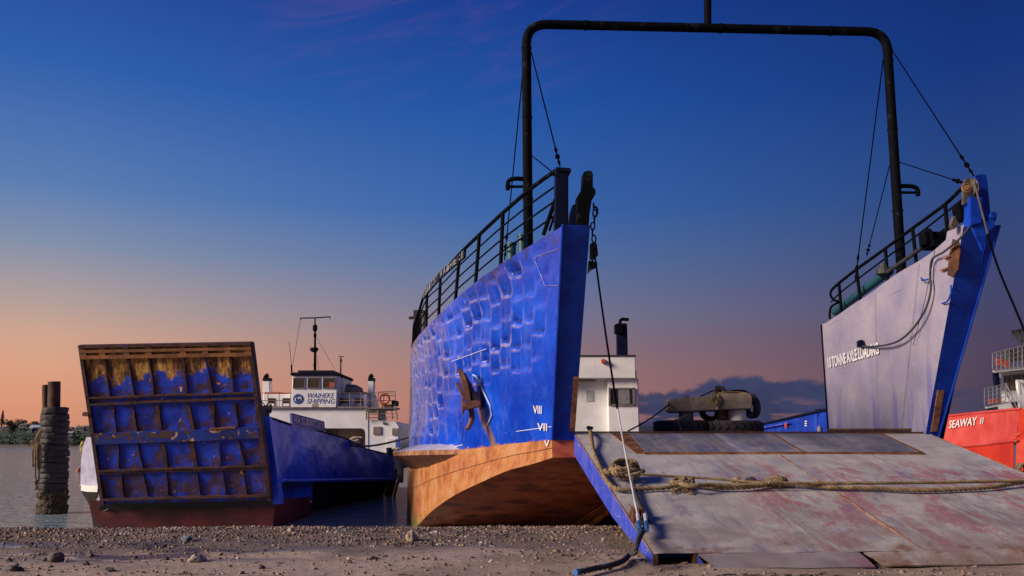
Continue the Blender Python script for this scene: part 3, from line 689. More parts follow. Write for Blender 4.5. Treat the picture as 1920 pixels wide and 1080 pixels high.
for i, (px, py) in enumerate([(18, 1053), (85, 1052), (157, 1059), (252, 1047), (310, 1050), (205, 1071), (38, 1070), (490, 1066), (168, 1043), (655, 1056), (700, 1049)]):
    rock(px, py, (0.035 + 0.018 * (i % 3), 0.03), 'small dark loose rock lying on the sand', 'darkstone', 10 + i, 'small loose rocks on the sand')

# far shores
def ridge(pts, Y0, Y1, name, mt='hill'):
    f = spline([p[0] for p in pts], [p[1] for p in pts]); mb = MB(); rows = [[], [], [], [], []]
    x = pts[0][0]
    while x <= pts[-1][0]:
        top = at(x, f(x), Y1)
        hz = top.z + 0.8 * mnoise.noise((x * 0.05, 0, 0)) * (Y1 / 800)
        for k, fr in enumerate((0.0, 0.12, 0.45, 1.0)):
            Y = Y0 + (Y1 - Y0) * fr; xx = (at(x, 833, Y)).x
            zz = WATER - 0.6 + (hz - WATER + 0.6) * (0.0, 0.16, 0.62, 1.0)[k] + 0.6 * mnoise.noise((x * 0.09, k * 3.3, 1)) * (k > 0)
            rows[k].append(Vector((xx, Y, zz)))
        rows[4].append(Vector((at(x, 833, Y1 * 1.4).x, Y1 * 1.4, WATER - 2)))
        x += 12
    mb.grid(rows); return tag(mb.build(name, MAT[mt], smooth=True), kind='structure')
ridge([(-700, 800), (-300, 796), (-60, 798), (0, 800), (60, 804), (130, 806), (165, 806), (240, 810), (420, 812), (600, 808), (700, 800), (745, 797), (800, 799), (1000, 812)], 640, 800, 'hills')
ridge([(900, 812), (1100, 803), (1200, 797), (1230, 799), (1262, 806), (1400, 812), (1600, 814), (1900, 812), (2300, 808), (2900, 812)], 2300, 2700, 'hills', 'far_hill')  # blue of distant haze is put into the colour of this ridge

def crown(mb, c, rx, rz, n, leaf, rg):
    lobes = [(Vector((rg.uniform(-.55, .55) * rx, rg.uniform(-.55, .55) * rx, rg.uniform(-.45, .55) * rz)), rg.uniform(.35, .6)) for _ in range(7)]
    for _ in range(n):
        lc, lr = rg.choice(lobes)
        d = Vector((rg.gauss(0, 1), rg.gauss(0, 1), rg.gauss(0, 1))).normalized() * (rg.random() ** 0.35)
        p = c + lc + Vector((d.x * rx * lr, d.y * rx * lr, d.z * rz * lr * 1.1))
        a = Vector((rg.gauss(0, 1), rg.gauss(0, 1), rg.gauss(0, 1))).normalized(); b = a.orthogonal().normalized()
        s = leaf * rg.uniform(0.6, 1.3)
        mb.poly([p - a * s, p + b * s * 0.6, p + a * s, p - b * s * 0.6])
def far_tree(px, py_top, py_base, Y, label, mt, wfac=0.5, seed=0, group=None, shape='round'):
    rg = random.Random(seed); base = at(px, py_base, Y); top = at(px, py_top, Y); h = top.z - base.z
    r = thing('tree', base, label, 'tree', group); base = Vector(base)
    mb = MB()
    if shape == 'round':
        crown(mb, base + UP * h * 0.62, h * wfac, h * 0.42, 420, h * 0.055, rg)
    else:
        for k in range(420):
            t_ = rg.random() ** 0.8; a = rg.uniform(0, 6.28); q = h * wfac * (1 - t_) * rg.uniform(0.4, 1.0) * (0.75 + 0.25 * math.sin(t_ * 40))
            p = base + Vector((math.cos(a) * q, math.sin(a) * q, h * (0.15 + 0.85 * t_))); s = h * 0.05
            d1 = Vector((math.cos(a), math.sin(a), -0.3)); d2 = Vector((-math.sin(a), math.cos(a), 0))
            mb.poly([p - d1 * s, p + d2 * s * 0.6, p + d1 * s, p - d2 * s * 0.6])
    mb.build('crown', MAT[mt], r, recalc=False)
    tb = MB(); tb.tube([base - UP * 1, base + UP * h * 0.35, base + UP * h * 0.7], [h * 0.035, h * 0.025, h * 0.01], 6)
    for k in range(4):
        a = k * 1.7; tb.tube([base + UP * h * 0.35, base + UP * h * 0.65 + Vector((math.cos(a), math.sin(a), 0)) * h * wfac * 0.5], [h * 0.015, h * 0.006], 5)
    tb.build('trunk', MAT['trunk'], r)
far_tree(2, 770, 806, 780, 'tall dark pine on the far shore at the left edge of the photo', 'leaf_dark', 0.30, 1, shape='cone')
far_tree(13, 785, 808, 778, 'thin gappy tree beside the tall dark pine on the far shore', 'leaf_dark', 0.5, 2)
far_tree(22, 791, 820, 700, 'dark bushy tree in front of the far houses', 'leaf_dark', 0.42, 3)
far_tree(39, 786, 806, 770, 'broad domed tree on the far ridge left of the tyre stack', 'leaf_dark', 0.62, 4)
far_tree(61, 789, 806, 775, 'small flat topped tree on the far ridge near the tyre stack', 'leaf_dark', 0.55, 5)
far_tree(74, 791, 808, 775, 'rounded tree partly behind the tyre stack', 'leaf_dark', 0.6, 6)
far_tree(48, 800, 812, 720, 'yellow green round bush tree below the domed tree', 'leaf_green', 0.8, 7)
far_tree(147, 796, 810, 780, 'pointed dark tree on the ridge between tyre stack and raised ramp', 'leaf_dark', 0.55, 8, shape='cone')
for i, (px, t_) in enumerate([(88, 799), (98, 800), (126, 802), (132, 803), (139, 803), (155, 801), (161, 803), (30, 797), (7, 800), (748, 795), (756, 796)]):
    far_tree(px, t_, 811, 780, 'dark rounded tree on the ridge of the far shore', 'leaf_dark', 0.75, 20 + i, 'small trees along the far ridge')
rg = random.Random(5); mb = MB()
for i in range(420):
    px = rg.uniform(-420, 230) if i < 330 else rg.uniform(690, 790); Y = rg.uniform(650, 725); fr = (Y - 640) / 160
    c = at(px, 833, Y); z0 = WATER + 1.0 + fr * 11; s = rg.uniform(1.8, 4.2)
    crown(mb, Vector((c.x, Y, z0 + s * 0.4)), s * 1.5, s, 46, s * 0.24, rg)
tag(mb.build('far_wood', MAT['leaf_green'], recalc=False), 'low green bush and trees massed along the far shore', 'woodland', kind='stuff')
def house(px, py, Y, w, h, label, group, roof='house_roof'):
    c = at(px, py, Y); r = thing('house', c, label, 'house', group); c = Vector(c)
    MB().box(c + UP * h / 2, (w, w * 0.7, h)).build('wall', MAT['house_wall'], r)
    mb = MB(); e = w * 0.56; d = w * 0.42
    a = [c + Vector((-e, -d, h)), c + Vector((-e, d, h)), c + Vector((-e, 0, h + w * 0.22))]
    mb.prism(a, (2 * e, 0, 0)); mb.build('roof', MAT[roof], r)
    for k in (-0.25, 0.2):
        MB().box(c + Vector((k * w, -w * 0.36, h * 0.55)), (w * 0.16, 0.1, h * 0.4)).build('window', MAT['glass'], r)
hs = [(4, 808, 6), (14, 811, 8), (32, 806, 5), (45, 803, 6), (84, 806, 5), (130, 809, 6), (140, 811, 6), (152, 808, 7), (163, 806, 5), (750, 806, 5), (757, 811, 6)]
for px, py, w in hs: house(px, py, 742, w, 2.6, 'small pale house among trees on the far shore', 'houses on the far shore')
house(69, 808, 735, 9, 3.0, 'wide pale blue roofed house on the far shore left of the tyre stack', None, 'lightblue')
house(56, 811, 730, 5, 3.2, 'white gabled house on the far shore in front of the domed tree', None, 'house_pale')
house(131, 817, 700, 6, 2.2, 'low white roofed house right of the tyre stack on the far shore', None, 'house_pale')

# ------------------------------------------------------------------ stack of tyres round two steel piles, standing in the water
TY = 30.0
def tyre_mesh(ro, ri, h, mt, name, tread=0, seed=0, lumpy=0.0):
    mb = MB(); hw = h / 2
    prof = [(ri, -hw*0.55), (ri+0.02, -hw*0.8), (ro*0.80, -hw), (ro*0.95, -hw*0.97), (ro*0.99, -hw*0.80), (ro, -hw*0.3), (ro, hw*0.3), (ro*0.99, hw*0.80), (ro*0.95, hw*0.97), (ro*0.80, hw), (ri+0.02, hw*0.8), (ri, hw*0.55)]
    mb.lathe(prof, (0, 0, 0), seg=48, closed=True)
    if tread:
        for k in range(tread):
            a = 2 * math.pi * k / tread; d = Vector((math.cos(a), math.sin(a), 0)); e = Vector((-math.sin(a), math.cos(a), 0))
            for sgn in (-1, 1):
                mb.box(d * (ro + 0.008) + UP * sgn * hw * 0.40 + e * sgn * 0.03, (0.05, 2.1 * ro / tread * 1.6, hw * 0.72), ax=(d, (e + UP * 0.5 * sgn).normalized(), (UP - e * 0.5 * sgn).normalized()))
    if lumpy:
        for v in mb.v:
            k = lumpy * (mnoise.noise(v * 6 + Vector((seed, 0, 0))) + 0.8 * mnoise.noise(v * 17 + Vector((seed, 3, 0))))
            v += Vector((v.x, v.y, 0)).normalized() * max(-0.02, k)
    return mb
ty_bounds = [(765, 52, 103.0), (777, 56, 103), (788, 57, 102.5), (799, 54, 102), (811, 54, 102), (822.5, 54, 101.5), (834, 56, 101), (845, 59, 101.5), (857, 58, 100.5), (868, 58, 100.5), (879, 58, 100.0), (888, 58, 101), (898, 58, 99.5), (907, 58, 99.5), (919, 56, 99), (932, 57, 99), (947, 58, 99)]
ordn = ['topmost', 'second', 'third', 'fourth', 'fifth', 'sixth', 'seventh', 'eighth', 'ninth', 'tenth', 'eleventh', 'twelfth', 'thirteenth', 'fourteenth', 'fifteenth', 'sixteenth', 'lowest']
ref = None
for i, (y0, wpx, cx) in enumerate(ty_bounds):
    y1 = ty_bounds[i+1][0] if i < 16 else 963
    a = at(cx, y0, TY); b = at(cx, y1, TY); h = a.z - b.z; rad = wpx * .86 / 2 / F_PX * TY
    crust = i >= 14
    mb = tyre_mesh(rad, rad * 0.66, h * (1.08 if not crust else 1.25), 'tyre', 'tyre', 0, i, 0.13 if crust else 0.030)
    t_ = mb.build('tyre', MAT['barn' if crust else 'tyre'], smooth=True)
    t_.location = (a + b) / 2; t_.rotation_euler = (R(random.uniform(-3.5, 3.5)), R(random.uniform(-5, 5)), i)
    tag(t_, ('%s tyre, crusted with barnacles, in the stack standing in the water' if crust else ('%s tyre down the stack threaded on the rusty piles' if i else '%s worn tyre of the stack threaded on the rusty piles')) % ordn[i], 'tyre', 'tyres stacked on the piles')
for (x0, x1, yt, Y, lab) in [(91, 112.5, 716, TY - 0.03, 'thick rust brown steel pile rising from the tyre stack'), (79.5, 92, 722, TY + 0.22, 'thinner dark pile half hidden behind the thick rust brown pile')]:
    c = at((x0 + x1) / 2, yt, Y); r_ = (x1 - x0) / 2 / F_PX * Y
    b_ = at(98, 985, Y) if x0 > 85 else at(87.5, 830, Y); ax_ = (c - b_).normalized()
    mb = MB(); mb.lathe([(r_, 0), (r_, (c - b_).length), (r_ * .9, (c - b_).length), (r_ * .9, (c - b_).length - .03)], b_, ax_, 24)
    o = mb.build('steel_pile', MAT['pile'], angle=0.6); tag(o, lab, 'pile')
mb = MB()
for k, (xa, xb, yb) in enumerate([(77, 66, 862), (75, 63, 845), (76, 70, 868), (74, 60, 838), (77, 67, 905), (78, 71, 880)]):
    p = [at(xa, 806, TY - 0.55), at((xa + xb) / 2 - 3, 822 + 2 * k, TY - 0.62), at(xb - 1, (815 + yb) / 2, TY - 0.62), at(xb, yb - 4, TY - 0.6), at(xb + 3, yb, TY - 0.58), at(xb + 6, yb - 12, TY - 0.57), at(xa - 2, 835, TY - 0.58)]
    rope(mb, smooth_path(p, 8), 0.032)
rope(mb, smooth_path([at(67, 900, TY - .6), at(68, 915, TY - .6), at(70, 918, TY - .6)], 6), 0.06)
rope(mb, smooth_path([at(63, 842, TY - .6), at(61, 848, TY - .62), at(62, 875, TY - .6)], 6), 0.035)
tag(mb.build('rope', MAT['rope'], smooth=True), 'bundle of brown rope hanging down the left side of the tyre stack', 'rope')
# small red buoy
bp = at(149.5, 863, 75); bp.z = WATER
r = thing('buoy', bp, 'small red cone buoy floating in the channel beside the raised ramp', 'buoy')
MB().lathe([(0.16, -0.2), (0.27, 0.0), (0.26, 0.08), (0.11, 0.24), (0.05, 0.45), (0.03, 0.5)], bp, UP + Vector((0.25, 0, 0)), 20).build('float', MAT['buoy_red'], r, angle=0.7)
MB().tube([bp + Vector((0.11, 0, .45)), bp + Vector((0.17, 0, .72))], 0.02, 8).build('pole', MAT['buoy_red'], r)
# ------------------------------------------------------------------ the main barge
barge = thing('landing_barge', O, 'large blue landing barge with bow ramp lowered on the sand and black goalpost frame', 'ferry')
sh_u = [-2.1, -1, .5, 2.5, 5.2, 8, 10.5, 13]
sh_v = spline(sh_u, [-.47, -.86, -1.36, -1.96, -2.66, -3.2, -3.47, -3.6]); sh_z = spline(sh_u, [5.15, 5.09, 5.01, 4.87, 4.62, 4.47, 4.45, 4.45])
bd_u = [0, 1.8, 4, 7, 10, 12.5]
bd_v = spline(bd_u, [-.42, -1.06, -1.86, -2.86, -3.42, -3.6]); bd_z = spline(bd_u, [1.5, 1.43, 1.31, 1.21, 1.12, 1.1])
ch_u = [0, .6, 1.4, 3, 4.7, 6.5, 8, 8.8, 11, 13]
ch_v = spline(ch_u, [-.42, -.70, -1.06, -1.65, -2.21, -2.75, -3.1, -3.25, -3.5, -3.6]); ch_z = spline(ch_u, [1.17, 1.05, .92, .58, .2, -.3, -.75, -.93, -1.2, -1.3])
UT = lambda s: -2.1 + 15.1 * s
UB = lambda s: 12.5 * s
dr = random.Random(11)
NF, NR = 25, 8
amp = [[0.0] * (NR + 1) for _ in range(NF + 1)]
for i in range(NF + 1):
    for j in range(NR + 1):
        s = (i + .5) / NF; t_ = (j + .5) / NR
        w = max(0, min(1, (s - 0.02) / 0.10)) * max(0, min(1, (1.05 - t_) / 0.55))
        if t_ > 0.6 and s < 0.5: w *= 0.12
        amp[i][j] = w * dr.choice([0.03, 0.04, 0.05, 0.065, 0.085, 0.12, 0.16])
ROWOFF = [dr.uniform(0, .6) for _ in range(NF + 1)]
def hull_uvz(s, t_):
    ut, ub = UT(s), UB(s); fl = 0.10 * math.sin(math.pi * t_) * min(1, s * 5)
    return ut + (ub - ut) * t_, sh_v(ut) + (bd_v(ub) - sh_v(ut)) * t_ + fl, sh_z(ut) + (bd_z(ub) - sh_z(ut)) * t_
def dent(s, t_):
    sk = s + 0.012 * math.sin(t_ * 9)
    a = sk * NF + 0.10 * mnoise.noise((s * 9, t_ * 5, 7)) + 0.5 * t_; b = t_ * NR + ROWOFF[max(0, min(NF, int(a)))] + 0.16 * (a - math.floor(a) - .5) + 0.05 * mnoise.noise((a * 2, t_ * 8, 3)); i = max(0, min(NF, int(a))); j = max(0, min(NR, int(b)))
    fx = a - math.floor(a); fy = b - math.floor(b)
    q = min(1.0, 7.5 * fx * (1 - fx)) * min(1.0, t_ / 0.08) * (min(1.0, fy / 0.78) ** 1.3 if fy < 0.78 else 0.5 + 0.5 * math.cos(math.pi * (fy - 0.78) / 0.22))
    return amp[i][j] * q * (0.75 + 0.6 * mnoise.noise((a * 1.3, b * 1.3, 2))) + 0.020 * mnoise.noise((s * 22, t_ * 6, 5)) * min(1, s * 8)
def hull_pt(s, t_, side=0, out=0.0, dents=True):
    u, v, z = hull_uvz(s, t_); e = 1e-3
    u1, v1, _ = hull_uvz(min(1, s + e), t_); du, dv = u1 - u, v1 - v; L = math.hypot(du, dv) or 1
    nu, nv = dv / L, -du / L                      # outward (towards -v)
    d = out - (dent(s, t_) if dents else 0)
    u += nu * d; v += nv * d
    return m(u if side == 0 else max(u, -1.7 + (u + 2.1) * .9), v if side == 0 else W + .42 - (v + .42) * .8, z)
def on_hull(px, py, out=0.0):
    """the place on the left hull side that a reading points at"""
    lo, hi = 10.0, 33.0; d = ray(px, py); o0 = Vector((0, 0, CAM_H))
    def f(Y):
        p = o0 + d * (Y / d.y); u, v, z = loc(p); t_ = 0.0; s = 0.3
        for _ in range(12):
            t_ = (sh_z(UT(s)) - z) / (sh_z(UT(s)) - bd_z(UB(s))); t_ = max(-0.1, min(1.6, t_))
            tt = min(1, max(0, t_)); uu = UT(s) + (UB(s) - UT(s)) * tt; s += (u - uu) / 14.0; s = max(0, min(1, s))
        return v - (hull_uvz(s, min(1, max(0, t_)))[1]), p
    Y = 12.0; prev = f(Y)[0]
    while Y < 34:
        Y += 0.1; cur = f(Y)[0]
        if prev > 0 >= cur or prev < 0 <= cur:
            a, b = Y - 0.1, Y
            for _ in range(25):
                mid = (a + b) / 2; fm = f(mid)[0]
                if (fm > 0) == (prev > 0): a = mid
                else: b = mid
            p = f(a)[1]; return p - d.normalized() * out
        prev = cur
    return o0 + d * (20 / d.y)
NS, NT_ = 300, 90
g = MB(); g.grid([[hull_pt(i / NS, j / NT_) for i in range(NS + 1)] for j in range(NT_ + 1)])
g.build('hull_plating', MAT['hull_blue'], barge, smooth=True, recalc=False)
S_END = (6.0 + 2.1) / 15.1
g = MB(); g.grid([[hull_pt(S_END * i / 80, j / 24, 1, dents=False) for i in range(81)] for j in range(25)])
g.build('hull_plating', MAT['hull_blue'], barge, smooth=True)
# red sides under the blue, and the raking bottom plate
def side_pt(s, t_, side=0):
    ub, uc = UB(s), 13.0 * s; a = m(ub, bd_v(ub), bd_z(ub)); b = m(uc, ch_v(uc), ch_z(uc)); p = a.lerp(b, t_); u, v, z = loc(p)
    return m(u, v if side == 0 else W + .2 - (v + .42) * .75, z)
for sd in (0, 1):
    g = MB(); g.grid([[side_pt(i / 120, j / 12, sd) for i in range(121)] for j in range(13)]); g.build('hull_side', MAT['bottom'], barge, smooth=True)
g = MB(); rows = []
for i in range(121):
    uc = 13.0 * i / 120; a = m(uc, ch_v(uc), ch_z(uc)); b = m(uc, W + .2 - (ch_v(uc) + .42) * .75, ch_z(uc))
    rows.append([a.lerp(b, k / 20) - UP * 0.10 * math.sin(math.pi * k / 20) for k in range(21)])
g.grid(rows); g.poly([m(0, -.42, 1.17), m(0, W + .2, 1.17), m(0.002, W + .2, 1.52), m(0.002, -.42, 1.52)])
g.build('hull_bottom', MAT['under'], barge, smooth=False)
# afterbody, deck, wing bulkheads
g = MB(); hull = [m(13, -3.6, -1.3), m(32, -3.4, -1.3), m(32, W + 3.4, -1.3), m(13, W + 3.6, -1.3)]
g.hexa(hull, [p + UP * 2.85 for p in hull]); g.build('afterbody', MAT['hulldark'], barge)
g = MB(); dk = []
for i in range(31):
    u = 0.05 + 13 * i / 30; dk.append((m(u, bd_v(min(u, 12.5)) + .02, 1.60), m(u, W - bd_v(min(u, 12.5)) - .02, 1.60)))
g.grid([[a for a, b in dk], [b for a, b in dk]]); g.build('deck', MAT['greyblue'], barge)
RK = lambda z: -2.1 * (z - 1.5) / 3.65          # rake of the left bow post
RKR = lambda z: -1.62 * (z - 1.5) / 3.65        # and of the right one
# wing decks
for sd, uend in ((0, 13.0), (1, 6.0)):
    g = MB(); rows = []
    for i in range(41):
        u = -1.1 + (uend + 1.1) * i / 40; z = sh_z(u) - 0.30 - 0.1
        vo, vi = min(sh_v(u) * (1 if sd == 0 else .7) + 0.30, -0.12), 0.0
        vi = 0.0 if sd == 0 or u < 4.1 else (u - 4.1) / 1.9 * sh_v(6.0) * .6
        rows.append([m(u, vo if sd == 0 else W - vo, z), m(u, vi if sd == 0 else W - vi, z)])
    g.grid(rows); g.build('wing_deck', MAT['greyblue'], barge)
g = MB(); g.poly([m(13, -3.6, 1.1), m(13, -3.6, 4.4), m(13, 0, 4.1), m(13, 0, 1.1)]); g.build('wing_bulkhead', MAT['inner'], barge)
E_V = sh_v(6.0)
g = MB(); g.poly([m(4.45, W + .13, 1.6), m(6, W - E_V * .75, 1.2), m(6, W - E_V * .75, 4.40), m(4.45, W + .13, 4.36)]); g.build('wing_bulkhead', MAT['inner'], barge)
# inner walls: left one plain, right one the pale wall with its lettering
wall_top = spline([-1.95, -1.2, 0.5, 1.5, 4.12], [5.42, 5.18, 4.95, 4.78, 4.41])
def inner_wall(v, uend, topf, th):
    g = MB(); rows = []
    for j in range(41):
        t_ = j / 40; row = []
        for i in range(61):
            zt = topf(min(uend, -2.0 + (uend + 2.0) * i / 60)); z = 1.62 + (zt - 1.62) * t_
            u0 = (RK if th < 0 else RKR)(z) + 0.02; u = u0 + (uend - u0) * i / 60
            bump = 0.018 * mnoise.noise((u * 0.9, z * 0.9, v)) + 0.008 * mnoise.noise((u * 3, z * 3, v)) if 0 < i < 60 else 0
            row.append(m(u, v + bump * (1 if th > 0 else -1), z))
        rows.append(row)
    g.grid(rows); k = len(g.v)
    # give it a thickness behind
    bottom, top_ = rows[0], rows[-1]
    g.grid([top_, [p + BX * th for p in top_]]); g.grid([[r_[-1] for r_ in rows], [r_[-1] + BX * th for r_ in rows]])
    return g.build('inner_wall', MAT['inner'], barge, smooth=False, angle=0.5)
inner_wall(0.0, 13.0, lambda u: sh_z(u) - 0.15, -0.05)
WE = loc(mv(1547, 700, W))[0]
iw = inner_wall(W, WE, wall_top, 0.12)
wv = W - 0.03
text_mesh('10 TONNE AXLE LOADING', mv(1553, 691, wv), mv(1648, 664, wv), mv(1551.5, 671, wv), 'lettering', MAT['letter_white'], iw, 0.0, 0.0, 0.020, .004)
g = MB(); g.tube([m(WE + .01, W, 4.40), m(WE + .01, W, 1.62)], 0.03, 6); g.build('wall_edge', MAT['black'], iw)
for q0, q1 in (((1640, 548), (1645, 804)), ((1722, 494), (1690, 804))):
    a_, b_ = mv(*q0, wv), mv(*q1, wv); MB().tube([a_.lerp(b_, k / 10) for k in range(11)], .006, 5).build('plate_seam', MAT['inner'], iw)
g = MB(); a0, a1 = mv(1551, 806, wv - .02), mv(1724, 806, wv - .02); g.tube([a0, a1], 0.03, 6); g.build('wall_foot', MAT['rust'], iw)
# bow posts: raked box fronts
def stem(side):
    rk = RK if side == 0 else RKR; g = MB(); vo = (lambda z: -0.42 - 0.06 * (z - 1.5) / 3.65)
    v0 = (lambda z: vo(z)) if side == 0 else (lambda z: W - 0.10 + 0.10 * (z - 1.5) / 3.65)
    v1 = (lambda z: 0.0) if side == 0 else (lambda z: W + 0.16 + 0.50 * (z - 1.5) / 3.65)
    top = 5.16 if side == 0 else 5.42
    zs = [1.5 + (top - 1.5) * i / 20 for i in range(21)]
    front = [(m(rk(z) - 0.03, v0(z), z), m(rk(z) - 0.03, v1(z), z)) for z in zs]
    back = [(m(rk(z) + 0.30, v0(z), z), m(rk(z) + 0.30, v1(z), z)) for z in zs]
    g.grid([[a for a, b in front], [b for a, b in front]]); g.grid([[b for a, b in front], [b for a, b in back]])
    g.poly([front[-1][0], front[-1][1], back[-1][1], back[-1][0]]); g.poly([front[0][0], front[0][1], back[0][1], back[0][0]])
    o = g.build('bow_post', MAT['stem_blue'], barge)
    if side == 1:
        ck = MB(); ck.grid([[a + (b - a) * 1.6 for a, b in zip([f[0] for f in front], [f[0] for f in back])], [a for a, b in front]]); ck.build('inner_cheek', MAT['inner'], o)
    # flange down the outboard edge and the rusted wear bar at the foot
    e = MB(); vv = 0.0 if side == 0 else W
    e.tube([m(rk(z) - 0.05, (v0 if side == 0 else v1)(z) + (0.0), z) for z in zs], 0.022, 6); e.build('edge_bar', MAT['stem_blue'], o)
    w = MB(); z0, z1 = 1.66, (2.65 if side == 0 else 2.45)
    ps = [m(rk(z0) - .05, vv - (.10 if side == 0 else -.0), z0), m(rk(z0) - .05, vv + (0.0 if side == 0 else .13), z0), m(rk(z1) - .05, vv + (0.0 if side == 0 else .13), z1), m(rk(z1) - .05, vv - (.10 if side == 0 else 0), z1)]
    w.prism(ps, AX * 0.10 - AX * 0.0); w.build('wear_bar', MAT['rust_weld'], o)
    return o
stem(0); stem_r = stem(1)
# rubbing sponson on the left shoulder
ow = [(4.6, 0.0), (5.6, .24), (7.0, .44), (8.5, .52), (10.0, .52), (13.0, .50)]
top = []; inn = []
for u, d in ow:
    t_ = spline(bd_u, bd_u)(min(u, 12.5)); v = bd_v(min(u, 12.5)); top.append((u, v - d, 1.30 - 0.02 * (u - 4.6))); inn.append((u, v + 0.15, 1.52 - 0.02 * (u - 4.6)))
g = MB(); g.grid([[m(*p) for p in inn], [m(*p) for p in top]]); g.build('sponson_top', MAT['sponson'], barge)
g = MB(); g.grid([[m(*p) for p in top], [m(p[0], p[1], p[2] - 0.12) for p in top]]); g.build('sponson_edge', MAT['rust_weld'], barge)
g = MB(); g.grid([[m(p[0], p[1], p[2] - 0.12) for p in top], [m(p[0], p[1] + min(.5, d * .7), p[2] - 0.12 - d * 0.45) for p, (u, d) in zip(top, ow)], [m(p[0], bd_v(min(p[0], 12.5)) + .1, p[2] - 0.2 - d * 0.75) for p, (u, d) in zip(top, ow)]])
g.build('sponson', MAT['rust'], barge)
g = MB()
for a, b in (((775, 853), (868, 834)),):
    g.tube([on_hull(*a, .03), on_hull(820, 845, .03), on_hull(*b, .03)], 0.010, 6)
g.build('weld_strip', MAT['letter_white'], barge)
# orange bilge keel on the underside, seen below the ramp
def on_plate(px, py):
    lo, hi = 0.3, 11.0
    f = lambda u: loc(mu(px, py, u))[2] - (ch_z(u) - 0.1)
    for _ in range(40):
        mid = (lo + hi) / 2
        if (f(lo) > 0) == (f(mid) > 0): lo = mid
        else: hi = mid
    return mu(px, py, lo)
kp = [on_plate(1136, 941), on_plate(1118, 956), on_plate(1095, 974), on_plate(1066, 987)]
g = MB(); g.grid([[p - UP * .03 for p in kp], [p + BX * 0.14 - UP * 0.05 for p in kp], [p + BX * .16 - UP * 0.22 for p in kp]]); g.prism([kp[0] - UP*.02, kp[0] + BX * .14 - UP*.05, kp[-1] + BX * .14 - UP*.05, kp[-1] - UP*.02], -UP * 0.03)
g.build('bilge_keel', MAT['rust_orange'], barge)
# draught marks
for body, c in (('VIII', [(1001, 775), (1017, 776), (1001, 760)]), ('VII', [(1009, 807), (1027, 808), (1009, 793)])):
    text_mesh(body, *[on_hull(*p, 0.03) for p in c], 'draught_mark', MAT['letter_white'], barge, 0.012, 0, 0.008)
text_mesh('V', on_hull(1022, 838, .03), on_hull(1031, 838, .03), on_hull(1022, 826, .03), 'draught_mark', MAT['letter_white'], barge, 0.012, 0, 0.008)
for a, b in (((968, 809), (1034, 800)), ((846, 678), (912, 654)),):
    MB().tube([on_hull(a[0] + (b[0]-a[0]) * k / 6, a[1] + (b[1]-a[1]) * k / 6, 0.01) for k in range(7)], 0.007, 6).build('draught_line', MAT['letter_white'], barge)
# raised doubler plate seam near the top of the bow
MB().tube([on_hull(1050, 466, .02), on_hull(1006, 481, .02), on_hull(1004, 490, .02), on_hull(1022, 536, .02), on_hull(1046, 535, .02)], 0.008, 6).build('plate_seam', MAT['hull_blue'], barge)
for ss, t0, t1 in ((0.16, .03, .99), (0.33, .05, .97), (0.52, .05, .97)):
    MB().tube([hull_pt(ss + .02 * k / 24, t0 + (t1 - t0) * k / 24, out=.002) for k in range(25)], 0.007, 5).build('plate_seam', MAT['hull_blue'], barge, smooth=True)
MB().tube([side_pt(s_ / 40 * .7, .45) - BX * .004 for s_ in range(41)], 0.007, 5).build('weld_seam', MAT['rust'], barge)
MB().tube([on_hull(887, 703, .05), on_hull(893, 706, .07), on_hull(919, 760, .07), on_hull(922, 779, .07), on_hull(913, 799, .04)], 0.022, 8).build('guard_bar', MAT['lightblue'], barge)

# ---- the ramp
H0 = m(0, 0, HZ); LOW = 5.97; N_R = None
rz = lambda u: HZ + (HZ - 0.135) * u / LOW
def rpt(u, v, up=0.0): return m(u, v, rz(u)) + RN * up
RD = (m(-1, 0, rz(-1)) - m(0, 0, rz(0))).normalized(); RN = BX.cross(RD).normalized()
if RN.z < 0: RN = -RN
def on_ramp(px, py, up=0.0):
    return hit(px, py, m(0, 0, HZ) + RN * up, RN)
ramp_uv = lambda p: ((p - m(0, 0, 0)).dot(BX), (p - m(0, 0, HZ)).dot(RD))
RL = (m(-LOW, 0, rz(-LOW)) - m(0, 0, HZ)).length
g = MB(); nu_, nv_ = 60, 70; rows = []
for i in range(nu_ + 1):
    w = RL * i / nu_
    row = []
    for j in range(nv_ + 1):
        v = W * j / nv_
        b_ = 0.016 * mnoise.noise((v * 0.9, w * 0.9, 0)) + 0.006 * mnoise.noise((v * 3, w * 3, 3))
        row.append(m(0, v, HZ) + RD * w + RN * (b_ if 0 < j < nv_ and 0 < i else 0))
    rows.append(row)
g.grid(rows); ramp = g.build('ramp', MAT['ramp'], barge, smooth=True, uvf=ramp_uv)
# sides and underside
for v, sgn in ((0.0, 1), (W, -1)):
    g = MB(); up_ = [rpt(0, v, -.004), rpt(-LOW, v, -.004)]
    lowp = [m(-LOW, v, 0.0), m(-4.9, v, 0.16), m(-3.6, v, rz(-3.6) - 0.36), m(-1.5, v, rz(-1.5) - 0.40), m(0.05, v, HZ - 0.40)]
    g.prism(up_ + lowp, BX * 0.06 * sgn); g.build('side_plate', MAT['side_blue'], ramp)
    e = MB(); e.tube([rpt(0, v, 0), rpt(-LOW, v, 0)], 0.009, 6); e.build('edge_strip', MAT['rust_weld'], ramp)
g = MB(); g.poly([m(0.04, .06, HZ - .40), m(0.04, W - .06, HZ - .40), m(-3.6, W - .06, rz(-3.6) - .36), m(-3.6, .06, rz(-3.6) - .36)])
g.poly([m(-3.6, .06, rz(-3.6) - .36), m(-3.6, W - .06, rz(-3.6) - .36), m(-LOW + .02, W - .06, 0.02), m(-LOW + .02, .06, 0.02)]); g.build('underside', MAT['hulldark'], ramp)
